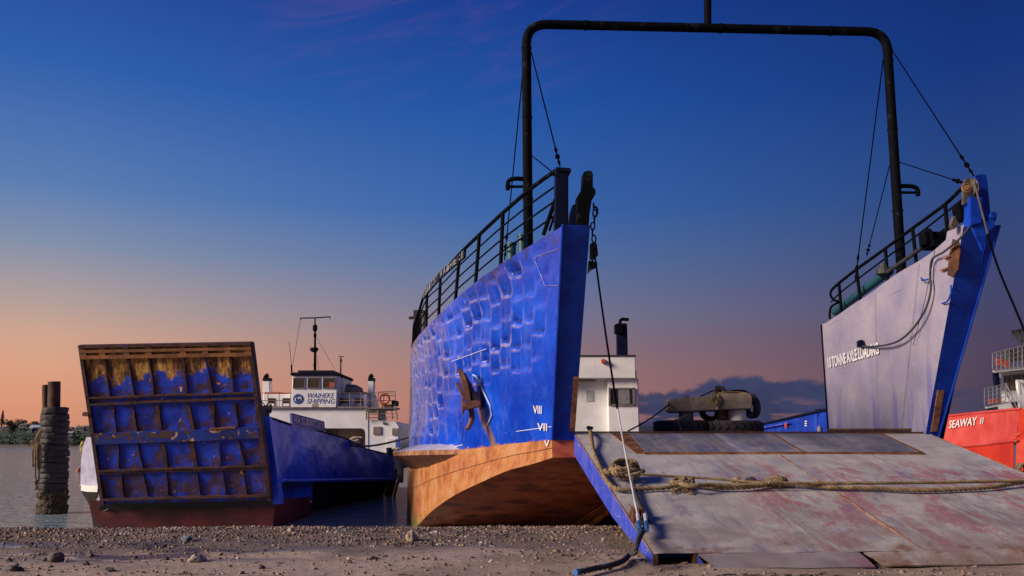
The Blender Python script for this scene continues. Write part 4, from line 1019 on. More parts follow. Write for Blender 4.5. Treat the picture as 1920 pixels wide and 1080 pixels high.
# hinge bar and rusted welds framing the worn panel
MB().box(m(0.03, W / 2, HZ + 0.018), (W + 0.1, 0.12, 0.03), rz=BA).build('hinge_bar', MAT['rust'], ramp)
pa = [on_ramp(*p) for p in ((1186, 814), (1212, 850), (1724, 850), (1676, 813))]
q = [ramp_uv(p) for p in pa]; v0, v1, w0, w1 = q[1][0], q[2][0], 0.10, q[1][1]
def strip(a, b, c, d, up, mt, nm):
    g = MB(); ps = [m(0, v, HZ) + RD * w + RN * up for v, w in (a, b, c, d)]; g.grid([[ps[0].lerp(ps[1], i / 12) for i in range(13)], [ps[3].lerp(ps[2], i / 12) for i in range(13)]])
    g.prism([ps[0], ps[1], ps[2], ps[3]], -RN * 0.03); return g.build(nm, MAT[mt], ramp, uvf=ramp_uv)
strip((v0, w0), (v1, w0), (v1, w1), (v0, w1), 0.020, 'ramp_panel', 'worn_panel')
strip((v0 - .34, w0), (v0, w0), (v0, w1 + .03), (v0 - .20, w1 + .03), 0.016, 'rust_weld', 'rust_strip')
strip((v0 - .05, w1), (v1 + .06, w1), (v1 + .06, w1 + .075), (v0 - .05, w1 + .075), 0.023, 'rust_weld', 'weld_strip')
strip((v1, w0), (v1 + .07, w0), (v1 + .07, w1), (v1, w1), 0.023, 'rust_weld', 'weld_strip')
pm = ramp_uv(on_ramp(1440, 812))[0]; strip((pm, w0), (pm + .06, w0), (pm + .08, w1), (pm + .02, w1), 0.024, 'rust_weld', 'weld_strip')
ws = ramp_uv(on_ramp(1462, 854)); we = ramp_uv(on_ramp(1722, 1028)); strip((ws[0], w1 + .1), (ws[0] + .011, w1 + .1), (ws[0] + .011, RL - .1), (ws[0], RL - .1), 0.012, 'rust_weld', 'seam')
# toe: hollow box at the corner, then hanging flaps of expanded metal
toe = m(-LOW, 0, 0.135)
def toe_pt(v, z, du=0.0): return m(-LOW - du, v, z)
vn = ramp_uv(on_ramp(1306, 1038))[0]
g = MB()
g.prism([toe_pt(0.0, -.01), toe_pt(0.055, -.01), toe_pt(0.055, .13), toe_pt(0.0, .13)], -AX * .05)
g.prism([toe_pt(0.0, -.03), toe_pt(vn, -.03), toe_pt(vn, 0.012), toe_pt(0, 0.012)], AX * .35)
g.prism([toe_pt(vn - .03, 0.012), toe_pt(vn, 0.012), toe_pt(vn, .128), toe_pt(vn - .03, .128)], AX * .3)
g.build('toe_box', MAT['rust'], ramp)
g = MB(); g.poly([toe_pt(0.05, 0.012, -.30), toe_pt(vn - .03, .012, -.30), toe_pt(vn - .03, .13, -.30), toe_pt(.05, .13, -.30)]); g.build('toe_plate', MAT['stem_blue'], ramp)
def flap(va, vb, ln, name, mt, sag=0.0):
    g = MB(); rows = []
    for i in range(9):
        row = []
        for j in range(25):
            v = va + (vb - va) * j / 24; k = i / 8
            L_ = ln * (0.9 + 0.22 * mnoise.noise((v * 1.2, 3, 0)))
            z = 0.137 - 0.125 * k ** 1.1 + 0.012 * mnoise.noise((v * 2.5, k * 2, 1))
            row.append(m(-LOW - L_ * k, v + (0.10 * k if j == 0 else 0), max(z, beach_z(0, 10.2) + 0.012)))
        rows.append(row)
    g.grid(rows); g.grid([[p - UP * 0.012 for p in r_] for r_ in rows])
    return g.build(name, MAT[mt], ramp, uvf=ramp_uv, angle=0.8)
v620 = ramp_uv(on_ramp(1612, 1036))[0]
g = MB(); g.prism([toe_pt(vn + .005, 0.0), toe_pt(vn + .10, 0.0), toe_pt(vn + .005, .125)], AX * .05); g.build('gusset', MAT['side_blue'], ramp)
flap(vn + .01, v620, 0.42, 'toe_flap', 'mesh_mat'); flap(v620 + .05, W, 0.30, 'toe_flap', 'ramp')
# lifting lug with twin blue blocks near the left edge
lug = on_ramp(1193, 975, 0.0)
g = MB()
for dv in (-.06, .0, .06): g.prism([lug + BX * dv - RD * .18, lug + BX * dv + RD * .12, lug + BX * dv + RD * .05 + RN * .16, lug + BX * dv - RD * .08 + RN * .16], BX * .025)
g.box(lug + RN * .012 + BX * .06, (.20, .36, .02), ax=(BX, RD, RN)); g.build('lifting_lug', MAT['rust'], ramp)

# ---- goalpost frame
def frame_path():
    uF = 1.5; a0 = mu(991, 470, uF); a1 = mu(987, 95, uF); c0 = mu(987, 45, uF); b1 = mu(1662, 110, uF); b0 = mu(1689, 500, uF); c1 = mu(1662, 60, uF)
    a0.z -= 0.6; b0.z -= 0.4
    P = [a0, a0.lerp(a1, .33), a0.lerp(a1, .66)]
    def corner(p, c, q, r):
        d1 = (p - c).normalized(); d2 = (q - c).normalized(); out = []
        for i in range(9):
            t_ = i / 8; A_, B_ = c + d1 * r, c + d2 * r; out.append(A_ * (1-t_)**2 + c * 2*t_*(1-t_) + B_ * t_**2)
        return out
    P += corner(a1, c0, c1, .50); P += [c0.lerp(c1, k / 6) for k in range(1, 6)]; P += corner(c0, c1, b0, .50); P += [c1.lerp(b0, .4), c1.lerp(b0, .7), b0]
    return P, c0, c1, a0, b0
P, fc0, fc1, fa0, fb0 = frame_path()
frame = MB().tube(P, 0.105, 16).build('goalpost_frame', MAT['black'], barge, angle=0.7)
g = MB()
for k in (0.16, 0.53, 0.84):
    p = fc0.lerp(fc1, k); d = (fc1 - fc0).normalized(); g.tube([p - d * .03, p + d * .03], 0.118, 16)
for (a, c, ks) in ((fa0, fc0, (.30, .62, .9)), (fb0, fc1, (.28, .6, .88))):
    for k in ks: p = a.lerp(c, k); d = (c - a).normalized(); g.tube([p - d * .025, p + d * .025], 0.115, 16)
g.build('pipe_collar', MAT['black'], frame)
pm_ = mu(1327, 50, 1.5); MB().tube([pm_, mu(1325, -330, 1.5)], 0.085, 12).build('topmast', MAT['black'], frame)
for sgn, pts in ((0, [(990, 336), (966, 335), (955, 338), (952, 346), (952, 356)]), (1, [(1684, 349), (1706, 349), (1717, 352), (1721, 358), (1721, 367)])):
    g = MB(); g.tube(smooth_path([mu(x, y, 1.5) for x, y in pts], 4), 0.05, 10)
    y2 = pts[-1][1] - 6; xa = pts[0][0]; g.tube([mu(xa, y2, 1.5), mu(pts[-1][0], y2, 1.5)], 0.033, 8); g.build('rope_horn', MAT['black'], frame)
def stay(a, b, r=0.014, turn=True, sag=0.0, mt='wire', par=None):
    g = MB(); n = 14; ps = [a.lerp(b, i / n) - UP * sag * math.sin(math.pi * i / n) for i in range(n + 1)]; g.tube(ps, r, 6)
    if turn:
        for k0, k1, q in ((.86, .90, .035), (.91, .95, .05), (.955, .985, .03)): g.tube([a.lerp(b, k0), a.lerp(b, (k0+k1)/2), a.lerp(b, k1)], [r, q, r], 8)
    return g.build('stay_wire', MAT[mt], par or frame)
stay(mu(996, 98, 1.5), mu(1050, 312, -1.6)); stay(mu(981, 128, 1.5), mu(946, 488, 2.2))
stay(mu(996, 291, 1.5), mu(1045, 330, -1.6), 0.012); stay(mu(1672, 93, 1.5), mu(1826, 330, -1.9)); stay(mu(1656, 112, 1.5), mu(1603, 530, 4.1))
stay(mu(1686, 304, 1.5), mu(1806, 343, -1.9), 0.012); stay(mu(1668, 310, 1.5), mu(1625, 480, 3.2), 0.012)

# ---- railings
def rail(px_top, px_base, us, sd, name, extra_rails, rmain=.042):
    """posts given by their head and foot readings at distances us along the hull"""
    heads = [mu(x, y, u) for (x, y), u in zip(px_top, us)]; feet = [mu(x, y, u) for (x, y), u in zip(px_base, us)]
    g = MB(); g.tube(smooth_path(heads, 6), rmain, 8)
    for k in extra_rails: g.tube(smooth_path([h.lerp(f, k) for h, f in zip(heads, feet)], 6), 0.021, 6)
    o = g.build('railing', MAT['black'], barge, smooth=True)
    return o, heads, feet
us = [-1.45, -0.2, 1.1, 2.8, 4.6, 6.6, 8.6, 9.8]
tops = [(1045, 318), (1000, 350), (943, 399), (899, 440), (862, 476), (826, 516), (801, 540), (786, 583)]
feet_ = [(1046, 425), (1000, 457), (938, 496), (890, 534), (852, 566), (822, 595), (799, 618), (782, 634)]
rl, hd, ft = rail(tops, feet_, us, 0, 'railing', (.27, .52, .77))
for i in (2, 3, 4, 5, 6): MB().tube([hd[i], ft[i] - UP * .25], 0.042, 8).build('rail_post', MAT['black'], rl)
MB().tube([mu(1041, 375, -1.4), mu(1019, 440, -0.9)], .04, 8).build('rail_brace', MAT['black'], rl); MB().tube([mu(1041, 400, -1.4), mu(1030, 432, -1.1)], .025, 8).build('rail_brace', MAT['black'], rl)
MB().tube([hd[-1], mu(776, 610, 10.2), mu(774, 652, 10.5)], 0.04, 8).build('rail_post', MAT['black'], rl)
nb = MB(); bpts = [(873, 468, 4.1), (845, 492, 5.5), (818, 518, 7.0), (795, 547, 9.0)]
tp = [mu(*b) for b in bpts]; bt = [mu(b[0] - 1, b[1] + 15, b[2]) for b in bpts]
nb.grid([[p - BX * .02 for p in smooth_path(tp, 5)], [p - BX * .02 for p in smooth_path(bt, 5)]]); nb.grid([[p + BX * .02 for p in smooth_path(tp, 5)], [p + BX * .02 for p in smooth_path(bt, 5)]])
board = nb.build('name_board', MAT['navy'], rl)
tps, bts = smooth_path(tp[::-1], 8), smooth_path(bt[::-1], 8)
def bp_(k, low):
    sp = bts if low else tps; f_ = k * (len(sp) - 1); i_ = min(int(f_), len(sp) - 2); return sp[i_].lerp(sp[i_ + 1], f_ - i_)
for body, k0, k1 in (('SUBRITZKY', .02, .41), ('WAIHEKE', .45, .99)):
    nL = len(body)
    for q_, chh in enumerate(body):
        ka = k0 + (k1 - k0) * q_ / nL; kb = k0 + (k1 - k0) * (q_ + .78) / nL
        a_, b_, c_ = bp_(ka, True), bp_(kb, True), bp_(ka, False); up_ = c_ - a_
        text_mesh(chh, a_ + up_ * .08, b_ + up_ * .08, a_ + up_ * .95, 'letter', MAT['grey'], board, 0.028, 0, 0.02, 0.006)
us = [4.6, 3.6, 2.55, 1.55, 0.55, -0.6, -1.85]
tops = [(1560, 543), (1573, 531), (1606, 505), (1660, 466), (1711, 428), (1772, 383), (1806, 350)]
feet_ = [(1557, 594), (1577, 572), (1612, 545), (1663, 505), (1716, 468), (1775, 418), (1806, 400)]
rr, hd, ft = rail(tops, feet_, us, 1, 'railing', (.45,), .036)
for i in (1, 2, 3, 4, 5): MB().tube([hd[i], ft[i] - UP * .3], 0.040, 8).build('rail_post', MAT['black'], rr)
g = MB(); g.tube(smooth_path([hd[0], mu(1557, 552, 4.7), mu(1563, 562, 4.7), mu(1572, 565, 4.2)], 5), .03, 8)
g.tube(smooth_path([mu(1575, 566, 4.4), mu(1560, 574, 4.6), mu(1556, 585, 4.65), mu(1556, 598, 4.65)], 5), .03, 8); g.build('rail_end', MAT['black'], rr)
MB().tube([mu(1566, 585, 4.4), mu(1668, 508, 1.5)], 0.10, 12).build('deck_pipe', MAT['teal'], barge)
MB().tube([mu(1662, 512, 1.5), mu(1742, 455, 0.0)], 0.045, 10).build('deck_pipe', MAT['darkgrey'], barge)
wb = mu(1657, 506, 1.6); MB().lathe([(.10, -.12), (.17, -.1), (.17, .02), (.10, .05), (.08, .14)], wb, seg=16).build('pipe_valve', MAT['darkgrey'], barge)
# anchor winch by the right bow post
g = MB(); wc = mu(1755, 447, -0.35)
g.lathe([(.10, -.20), (.20, -.20), (.20, -.16), (.14, -.14), (.14, .14), (.20, .16), (.20, .20), (.10, .20)], wc, BX, 18); g.box(wc - UP * .14, (.40, .50, .12), rz=BA); g.box(wc + Vector((-.22, -.02, -.02)), (.14, .26, .24), rz=BA); g.build('winch', MAT['black'], barge, angle=.6)
# mooring bollards behind the left bow
for cx, yt, yb, u in ((959, 456, 486, 1.0), (980, 440, 470, 0.4)):
    c = mu(cx, yb, u); h = mu(cx, yt, u).z - c.z; r_ = 9.0 / F_PX * (c.y)
    MB().lathe([(r_, -.4), (r_, h - .05), (r_ * 1.2, h - .04), (r_ * 1.2, h), (0, h)], c, seg=20).build('bollard', MAT['teal'], barge, angle=.6)
def plate(pts, u, du, name, mt, par=None, bevel=0.0):
    return MB().prism([mu(x, y, u) for x, y in pts], AX * du).build(name, MAT[mt], par or barge, bevel=bevel)
# square bitt post at the left bow, and the hoist sheave head
plate([(1043, 315), (1066, 315), (1066, 440), (1041, 440)], -1.6, .28, 'bitt_post', 'navy', bevel=.02)
plate([(1043, 313), (1070, 315), (1071, 321), (1043, 320)], -1.63, .33, 'post_cap', 'navy')
sv = plate([(1095, 321), (1108, 319), (1112, 323), (1112, 352), (1117, 353), (1117, 364), (1110, 373), (1106, 400), (1104, 424), (1083, 424), (1083, 367), (1093, 352), (1094, 340)], -2.0, .30, 'sheave_head', 'black', bevel=.015)
plate([(1074, 384), (1080, 382), (1082, 420), (1068, 420), (1070, 398)], -1.8, .2, 'sheave_guard', 'navy')
ch = MB()
for k in range(9):
    c = mu(1113 + 2.5 * math.sin(k * 1.3), 388 + k * 12, -2.15); ch.tube([c + Vector((math.cos(a) * .035, 0, math.sin(a) * .07)) if k % 2 else c + Vector((0, math.cos(a) * .035, math.sin(a) * .07)) for a in [i * math.pi / 5 for i in range(10)]], .014, 6, closed=True)
ch.tube(smooth_path([mu(1113, 388, -2.1), mu(1119, 390, -2.1), mu(1119, 402, -2.1), mu(1113, 410, -2.1)], 4), .02, 6); ch.build('chain', MAT['black'], sv)
plate([(1108, 455), (1119, 455), (1122, 478), (1116, 484), (1108, 484)], -2.1, .15, 'hoist_block', 'black', sv, .01)
plate([(1105, 488), (1120, 492), (1120, 500), (1110, 504), (1103, 512)], -1.95, .12, 'hoist_eye', 'black', sv)
# right bow post head: tall rounded plate, sheave bracket, box and ear
hp = plate([(1829, 331), (1834, 327), (1847, 326), (1851, 331), (1858, 402), (1855, 414), (1846, 424), (1826, 424)], -1.75, .07, 'head_plate', 'side_blue', bevel=.01)
hp.data.materials[0] = MAT['stem_blue']
sb = plate([(1807, 345), (1812, 334), (1822, 333), (1828, 340), (1829, 375), (1820, 378), (1806, 384)], -1.95, .06, 'sheave_bracket', 'bracket', bevel=.008)
c = mu(1819, 355, -1.85); MB().lathe([(.02, -.05), (.19, -.05), (.21, -.03), (.15, 0), (.21, .03), (.19, .05), (.02, .05)], c, BX, 26).build('sheave', MAT['bracket'], sb, angle=.5)
g = MB(); c2 = mu(1812, 352, -2.02); g.lathe([(.0, -.02), (.05, -.02), (.05, .03), (0, .03)], c2, AX, 14); g.lathe([(.07, -.01), (.09, -.01), (.09, .02), (.07, .02)], c2, AX, 18, closed=True); g.build('sheave_pin', MAT['rust_weld'], sb)
plate([(1798, 382), (1816, 370), (1822, 382), (1820, 404), (1812, 414), (1803, 410)], -1.85, .25, 'chain_box', 'black', bevel=.01)
plate([(1820, 368), (1843, 369), (1841, 418), (1820, 423)], -2.05, .22, 'head_box', 'stem_blue', bevel=.01)
plate([(1822, 424), (1855, 413), (1861, 398), (1866, 396), (1870, 405), (1864, 425), (1852, 436), (1842, 470)], -2.0, .05, 'head_ear', 'stem_blue', bevel=.006)
c = mu(1862, 404, -2.03); MB().lathe([(0, -.03), (.06, -.03), (.06, .05), (0, .05)], c, AX, 16).build('ear_pin', MAT['stem_blue'], barge)
plate([(1789, 405), (1800, 402), (1796, 425), (1788, 430), (1784, 422)], -1.7, .1, 'sheave_cheek', 'bracket')
# rusty hollow and step brackets on the pale wall near the top
hv = W - .04
MB().prism([mv(x, y, hv) for x, y in ((1786, 448), (1795, 452), (1800, 470), (1796, 505), (1786, 520), (1776, 515), (1779, 480))], BX * .02).build('rust_patch', MAT['rust'], iw)
for (x, y) in ((1776, 482), (1770, 505), (1790, 463)):
    p = mv(x, y, hv - .02); MB().box(p, (.22, .05, .03), ax=(AX, BX, UP)).build('step_bracket', MAT['rust_weld'], iw)
for x, y in ((1730, 525), (1736, 523)): pass
MB().tube([mv(1727, 521, hv), mv(1729, 526, hv - .06), mv(1740, 524, hv - .06)], .016, 6).build('hook', MAT['stem_blue'], iw)
MB().tube(smooth_path([mv(1783, 535, hv - .03), mv(1783, 550, hv - .06), mv(1776, 565, hv - .06), mv(1766, 569, hv - .03)], 5), .016, 6).build('hook', MAT['stem_blue'], iw)
g = MB(); cl = mv(1614, 648, hv - .05); g.box(cl, (.18, .10, .07), ax=(AX, BX, UP)); g.lathe([(.05, -.06), (.07, -.05), (.07, .05), (.05, .06)], cl + UP * .06, AX, 12); g.build('cleat', MAT['navy'], iw)
MB().tube(smooth_path([mv(1818, 425, hv - .12), mv(1800, 447, hv - .12), mv(1770, 472, hv - .10), mv(1748, 486, hv - .05), mv(1744, 515, hv - .04), mv(1745, 545, hv - .05), mv(1735, 580, hv - .07), mv(1715, 612, hv - .09), mv(1690, 636, hv - .10), mv(1665, 646, hv - .10), mv(1635, 650, hv - .06), mv(1616, 649, hv - .05)], 6), .022, 8).build('wall_cable', MAT['darkrope'], iw)
MB().tube([mv(1753, 470, hv - .05), mv(1735, 560, hv - .05), mv(1712, 648, hv - .03)], .006, 5).build('thin_line', MAT['wire'], iw)
# gear at the aft end of the left rail
g = MB(); c = at(786, 620, 27.2); g.box(c, (.36, .3, 1.3)); g.tube([at(767, 596, 27.0), at(784, 596, 27.0)], .05, 8); g.tube([at(778, 596, 27), at(776, 640, 27), at(772, 650, 27)], .05, 8); g.lathe([(.1, -.5), (.1, .35), (.12, .36), (.12, .4), (0, .4)], at(796, 612, 27.0), seg=14); g.build('deck_gear', MAT['darkgrey'], barge)
# low blue bulwark on the starboard side aft of the wing
lv = W + 2.9; t0, t1 = mv(1383, 807, lv), mv(1556, 768, lv); dl = (t1 - t0)
g = MB(); base = [Vector((p.x, p.y, 1.55)) for p in (t0, t1)]; tt0 = t0 - dl * .3; tt1 = t1 + dl * .15
g.prism([Vector((tt0.x, tt0.y, 1.5)), Vector((tt1.x, tt1.y, 1.5)), tt1, tt0], BX * .06); lb = g.build('low_bulwark', MAT['stem_blue'], barge); lb.data.materials[0] = MAT['stem_blue']
g = MB(); g.tube([tt0 + UP * .02, tt1 + UP * .02], .055, 8); g.build('capping_rail', MAT['navy'], lb)
g = MB(); g.tube([mv(1410, 806, lv - .1), mv(1480, 793, lv - .1)], .03, 8); g.build('bulwark_pipe', MAT['side_blue'], lb); MB().tube([mv(1531, 781, lv - .02), mv(1531, 806, lv - .02)], .03, 6).build('bulwark_frame', MAT['side_blue'], lb)
g = MB()
for k in range(3): g.box(mv(1511, 790 + k * 4, lv - .02), (.13, .02, .04), ax=(AX, BX, UP))
g.build('painted_mark', MAT['letter_white'], lb)
g = MB(); p = mv(1474, 797, lv - .1); g.lathe([(.05, -.12), (.06, .05), (.03, .08)], p, seg=10); g.tube([p + UP * .05 - AX * .07, p + UP * .1, p + UP * .05 + AX * .07], .02, 6); g.build('red_valve', MAT['buoy_red'], lb)
p = mv(1536, 803, lv - .1); MB().lathe([(.06, -.1), (.06, .02), (.02, .05), (.03, .09)], p, seg=10).build('lamp', MAT['rope_pale'], lb)
g = MB(); p = mv(1534, 776, lv); g.tube([p - UP*.1, p + UP * .08], .03, 6); g.tube([p + UP * .05, p + UP * .14 - AX * .11, p + UP * .15 - AX * .16], .022, 6); g.tube([p + UP * .05, p + UP * .14 + AX * .11, p + UP * .15 + AX * .16], .022, 6); g.build('horn_cleat', MAT['black'], lb)
# wheelhouse aft
WY = 42.0
def aY(x, y, Y=WY): return at(x, y, Y)
def blockY(x0, y0, x1, y1, Y, dY, name, mt, par, bevel=0.0):
    a, b = at(x0, y1, Y), at(x1, y0, Y)
    g = MB(); g.hexa([(a.x, Y, a.z), (b.x, Y, a.z), (b.x, Y + dY, a.z), (a.x, Y + dY, a.z)], [(a.x, Y, b.z), (b.x, Y, b.z), (b.x, Y + dY, b.z), (a.x, Y + dY, b.z)])
    return g.build(name, MAT[mt], par, bevel=bevel)
wh = blockY(1010, 708, 1197, 840, WY + .5, 5, 'wheelhouse', 'white', barge, .06)
blockY(1142, 709, 1196, 830, WY + .02, .6, 'front_wall', 'white', wh, .03)
blockY(1010, 668, 1191, 709.5, WY - .25, 5.6, 'upper_wall', 'white', wh, .03)
blockY(1008, 665.5, 1192.5, 668, WY - .3, 5.7, 'roof_edge', 'darkgrey', wh)
blockY(1180, 696, 1193, 708, WY + .3, 2, 'wing_vent', 'darkgrey', wh)
w_ = blockY(1143, 728, 1189, 759, WY - .02, .1, 'window', 'glass', wh)
for a in ((1142, 727, 1190, 729.5), (1142, 758, 1190, 760.5), (1187, 727, 1190, 760.5), (1142, 727, 1144, 760.5)): blockY(*a, WY - .06, .12, 'window_frame', 'beige', w_)
blockY(1160, 729, 1180, 757, WY - .03, .02, 'blind', 'grey', w_)
blockY(1099, 732, 1112, 752, WY + .46, .06, 'grey_plate', 'patch', wh)
blockY(1128, 673, 1136, 681, WY - .5, .24, 'red_lamp', 'buoy_red', wh, .03)
blockY(1086, 712, 1118, 714, WY + .2, .4, 'pipe_shelf', 'beige', wh)
ex = blockY(1158, 606, 1176, 668, WY + 1, .5, 'exhaust_stack', 'navy', barge, .03)
blockY(1154, 607, 1168, 624, WY + .8, .6, 'exhaust_box', 'black', ex, .02)
MB().tube(smooth_path([at(1163, 612, WY + 1.2), at(1163, 602, WY + 1.2), at(1167, 598.5, WY + 1.2), at(1172, 599, WY + 1.2), at(1179, 599, WY + 1.2)], 5), .085, 10).build('exhaust_pipe', MAT['black'], ex)
MB().tube([at(1100, 803, 30), at(1103, 801, 30), at(1112, 803, 30)], .05, 8).build('deck_eye', MAT['rust_weld'], barge)
t_ = tyre_mesh(.24, .13, .17, 'tyre', 't', 0, 3, .01); c = at(751, 890, 26.2)
for v in t_.v: v.xyz = c + BX * v.z + AX * v.x + UP * v.y
tag(t_.build('tyre', MAT['tyre'], smooth=True), 'small black tyre fender hung under the rusty sponson of the big barge', 'tyre')

# ---- anchor stowed on the left bow
AU = loc(on_hull(905, 757))[0] - .04
anchor = thing('anchor', mu(885, 755, AU), 'rusty stockless anchor stowed against the blue bow plating', 'anchor')
def fl_(pts, du, th, name, bevel=.012): return MB().prism([mu(x, y, AU + du) for x, y in pts], AX * th).build(name, MAT['anchor'], anchor, bevel=bevel)
fl_([(858.5, 692), (863, 690), (870, 698), (878, 718), (883, 748), (882, 755), (877, 753), (868, 728)], -.30, .34, 'fluke')
fl_([(870, 698), (873, 700), (890, 731), (886, 748), (883, 745), (878, 720)], -.06, .30, 'fluke')
fl_([(854, 717), (859, 715.5), (875, 747), (876, 751), (869, 748)], -.12, .26, 'fluke')
fl_([(866.5, 747), (868.5, 746), (870, 753), (893, 750), (901, 753), (901.5, 762), (871, 768), (868.5, 778), (867, 776)], -.34, .44, 'crown')
fl_([(866, 760), (868, 760), (868.5, 778), (867, 777)], -.42, .06, 'palm_edge')
fl_([(871, 763), (900, 757), (902, 770), (899, 770), (898, 763), (871, 769)], -.40, .06, 'palm_edge')
fl_([(885, 738), (889, 731), (902, 750), (904, 762), (902, 764), (886, 756)], -.16, .30, 'palm')
MB().tube(smooth_path([mu(882, 765, AU - .10), mu(885, 778, AU - .14), mu(883, 791, AU - .20), mu(876.5, 805, AU - .26)], 5), [.062] * 11 + [.056] * 5, 10).build('shank', MAT['anchor'], anchor, angle=.8)
MB().tube([mu(884, 750, AU - .05), on_hull(898, 742, -.1)], .11, 10).build('shackle', MAT['anchor'], anchor)
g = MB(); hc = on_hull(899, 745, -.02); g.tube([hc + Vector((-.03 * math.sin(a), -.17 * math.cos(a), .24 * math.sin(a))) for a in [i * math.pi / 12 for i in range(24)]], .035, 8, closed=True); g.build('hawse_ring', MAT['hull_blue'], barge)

# ------------------------------------------------------------------ ropes and wires round the ramp
def RP(px, py, up): return on_ramp(px, py, up)
# left hoist wire, from the bow head down to the lug
a = mu(1116, 484, -2.1); b = RP(1196, 968, .12)
ps = [a.lerp(b, i / 24) - UP * .28 * math.sin(math.pi * i / 24) for i in range(25)]
k = 14
hw = thing('hoist_wire', a, 'ramp hoist wire running from the left bow head down to the lug on the ramp', 'wire')
MB().tube(ps[:k + 1], .017, 8).build('wire', MAT['wire'], hw); MB().tube(ps[k:], .014, 8).build('pale_wire', MAT['palewire'], hw)
for dx in (0, 14):
    p0 = RP(1196 + dx, 966, .14); p1 = RP(1199 + dx, 994, .14)
    MB().tube([p0 + RD * -.02, p0, p0.lerp(p1, .5)], .026, 10).build('thimble', MAT['palewire'], hw); MB().tube([p0.lerp(p1, .5), p1], .031, 10).build('shackle', MAT['bluetip'], hw)
a = mu(1826, 338, -2.08); b = m(-4.6, W - .25, rz(-4.6) + .12)
p1 = mu(1868, 492, -2.6)
ps = smooth_path([a, mu(1840, 392, -2.25), p1, p1.lerp(b, .25) - UP * .04, p1.lerp(b, .6) - UP * .06, b], 8)
hw = thing('hoist_wire', a, 'ramp hoist wire falling from the right bow head past the red ferry', 'wire')
MB().tube(ps[:13], .018, 8).build('pale_wire', MAT['bracket'], hw); MB().tube(ps[12:], .018, 8).build('wire', MAT['wire'], hw)
# thick hawser: from the deck eye down the edge of the ramp, round the coil and across
g = MB(); R1 = .036
rope(g, smooth_path([at(1104, 803, 17.3), RP(1108, 813, .10), RP(1112, 840, .06), RP(1120, 862, .06), RP(1130, 885, .06), RP(1140, 903, .06), RP(1155, 916, .06), RP(1175, 918, .06), RP(1210, 916, .06), RP(1250, 914, .06), RP(1280, 909, .07), RP(1310, 911, .06), RP(1340, 914, .06), RP(1390, 914, .06), RP(1430, 909, .07), RP(1450, 905, .08)], 8), R1)
rope(g, smooth_path([RP(1275, 907, .14), RP(1300, 912, .14), RP(1330, 909, .12), RP(1380, 910, .1), RP(1440, 907, .12)], 8), .032)
rope(g, smooth_path([RP(1450, 906, .08), RP(1500, 909, .06), RP(1560, 914, .06), RP(1640, 916, .06), RP(1720, 919, .06), RP(1800, 917, .06), RP(1860, 913, .06), RP(1905, 906, .07), RP(1930, 903, .08)], 8), .036)
tag(g.build('rope', MAT['rope'], smooth=True), 'thick brown hawser running down the left edge and right across the ramp', 'rope')
g = MB()
rope(g, smooth_path([RP(1196, 889, .16), RP(1260, 893, .12), RP(1330, 897, .10), RP(1400, 903, .10), RP(1450, 905, .12)], 8), .020)
rope(g, smooth_path([RP(1440, 905, .14), RP(1500, 906, .12), RP(1600, 906, .12), RP(1720, 905, .12), RP(1830, 903, .12), RP(1930, 901, .12)], 8), .026)
tag(g.build('rope', MAT['rope'], smooth=True), 'tighter thinner brown rope stretched above the hawser across the ramp', 'rope')
# coil of rope round a cleat on the ramp
cc = RP(1170, 897, .05); cr = random.Random(3)
coil = thing('rope_coil', cc, 'knotted coil of brown rope heaped on the ramp near its left edge', 'rope')
g = MB()
for k in range(11):
    a0 = cr.uniform(0, 6.28); tilt = cr.uniform(-.5, .9); rr_ = cr.uniform(.13, .25); yaw = cr.uniform(-.7, .7)
    ps = []
    for i in range(22):
        th = a0 + i / 21 * cr.choice([5.6, 6.0]); x_, y_ = math.cos(th) * rr_ * 1.12, math.sin(th) * rr_
        z_ = .10 + .02 * k + y_ * tilt * .5 + .03 * math.sin(th * 2 + k)
        ps.append(cc + BX * (x_ * math.cos(yaw) * 1.15) + RD * (-y_ * .75 + x_ * math.sin(yaw) * .5) + RN * max(.04, z_ * .7))
    rope(g, ps, .034)
g.build('loops', MAT['rope'], coil, smooth=True)
MB().box(cc + RN * .10 - RD * .05, (.34, .10, .12), ax=(BX, RD, RN)).build('cleat', MAT['navy'], coil)
def knot(px, py, size, label, mt='rope', seed=0, n=9, r=.032):
    c = RP(px, py, size * .5); q = random.Random(seed); g = MB()
    for k in range(n):
        ax1 = Vector((q.gauss(0, 1), q.gauss(0, 1), q.gauss(0, 1))).normalized(); e1 = ax1.orthogonal().normalized(); e2 = ax1.cross(e1); s = size * q.uniform(.75, 1.05)
        sq = lambda w_: BX * (w_.dot(BX) * 1.35) + RD * (w_.dot(RD) * .9) + RN * (w_.dot(RN) * .6)
        ctr = BX * q.uniform(-.35, .35) * size; rope(g, [c + ctr + sq(e1 * math.cos(t_ / 18 * 6.28) * s * (1 + .15 * math.sin(t_ * 1.3 + k)) + e2 * math.sin(t_ / 18 * 6.28) * s * .8 + ax1 * .03 * math.sin(t_)) for t_ in range(19)], r)
    return tag(g.build('rope_knot', MAT[mt], smooth=True), label, 'knot')
knot(1455, 904, .13, 'big round knot joining the ropes in the middle of the ramp', seed=2)
g = knot(1280, 905, .13, 'loose frayed knot in the hawser right of the rope coil', seed=5, n=7)
knot(1382, 901, .055, 'small dark whipped splice on the thin rope left of the big knot', seed=8, n=6, r=.022)
knot(1408, 900, .05, 'small blue black binding on the thin rope beside the big knot', 'darkrope', seed=9, n=6, r=.022)
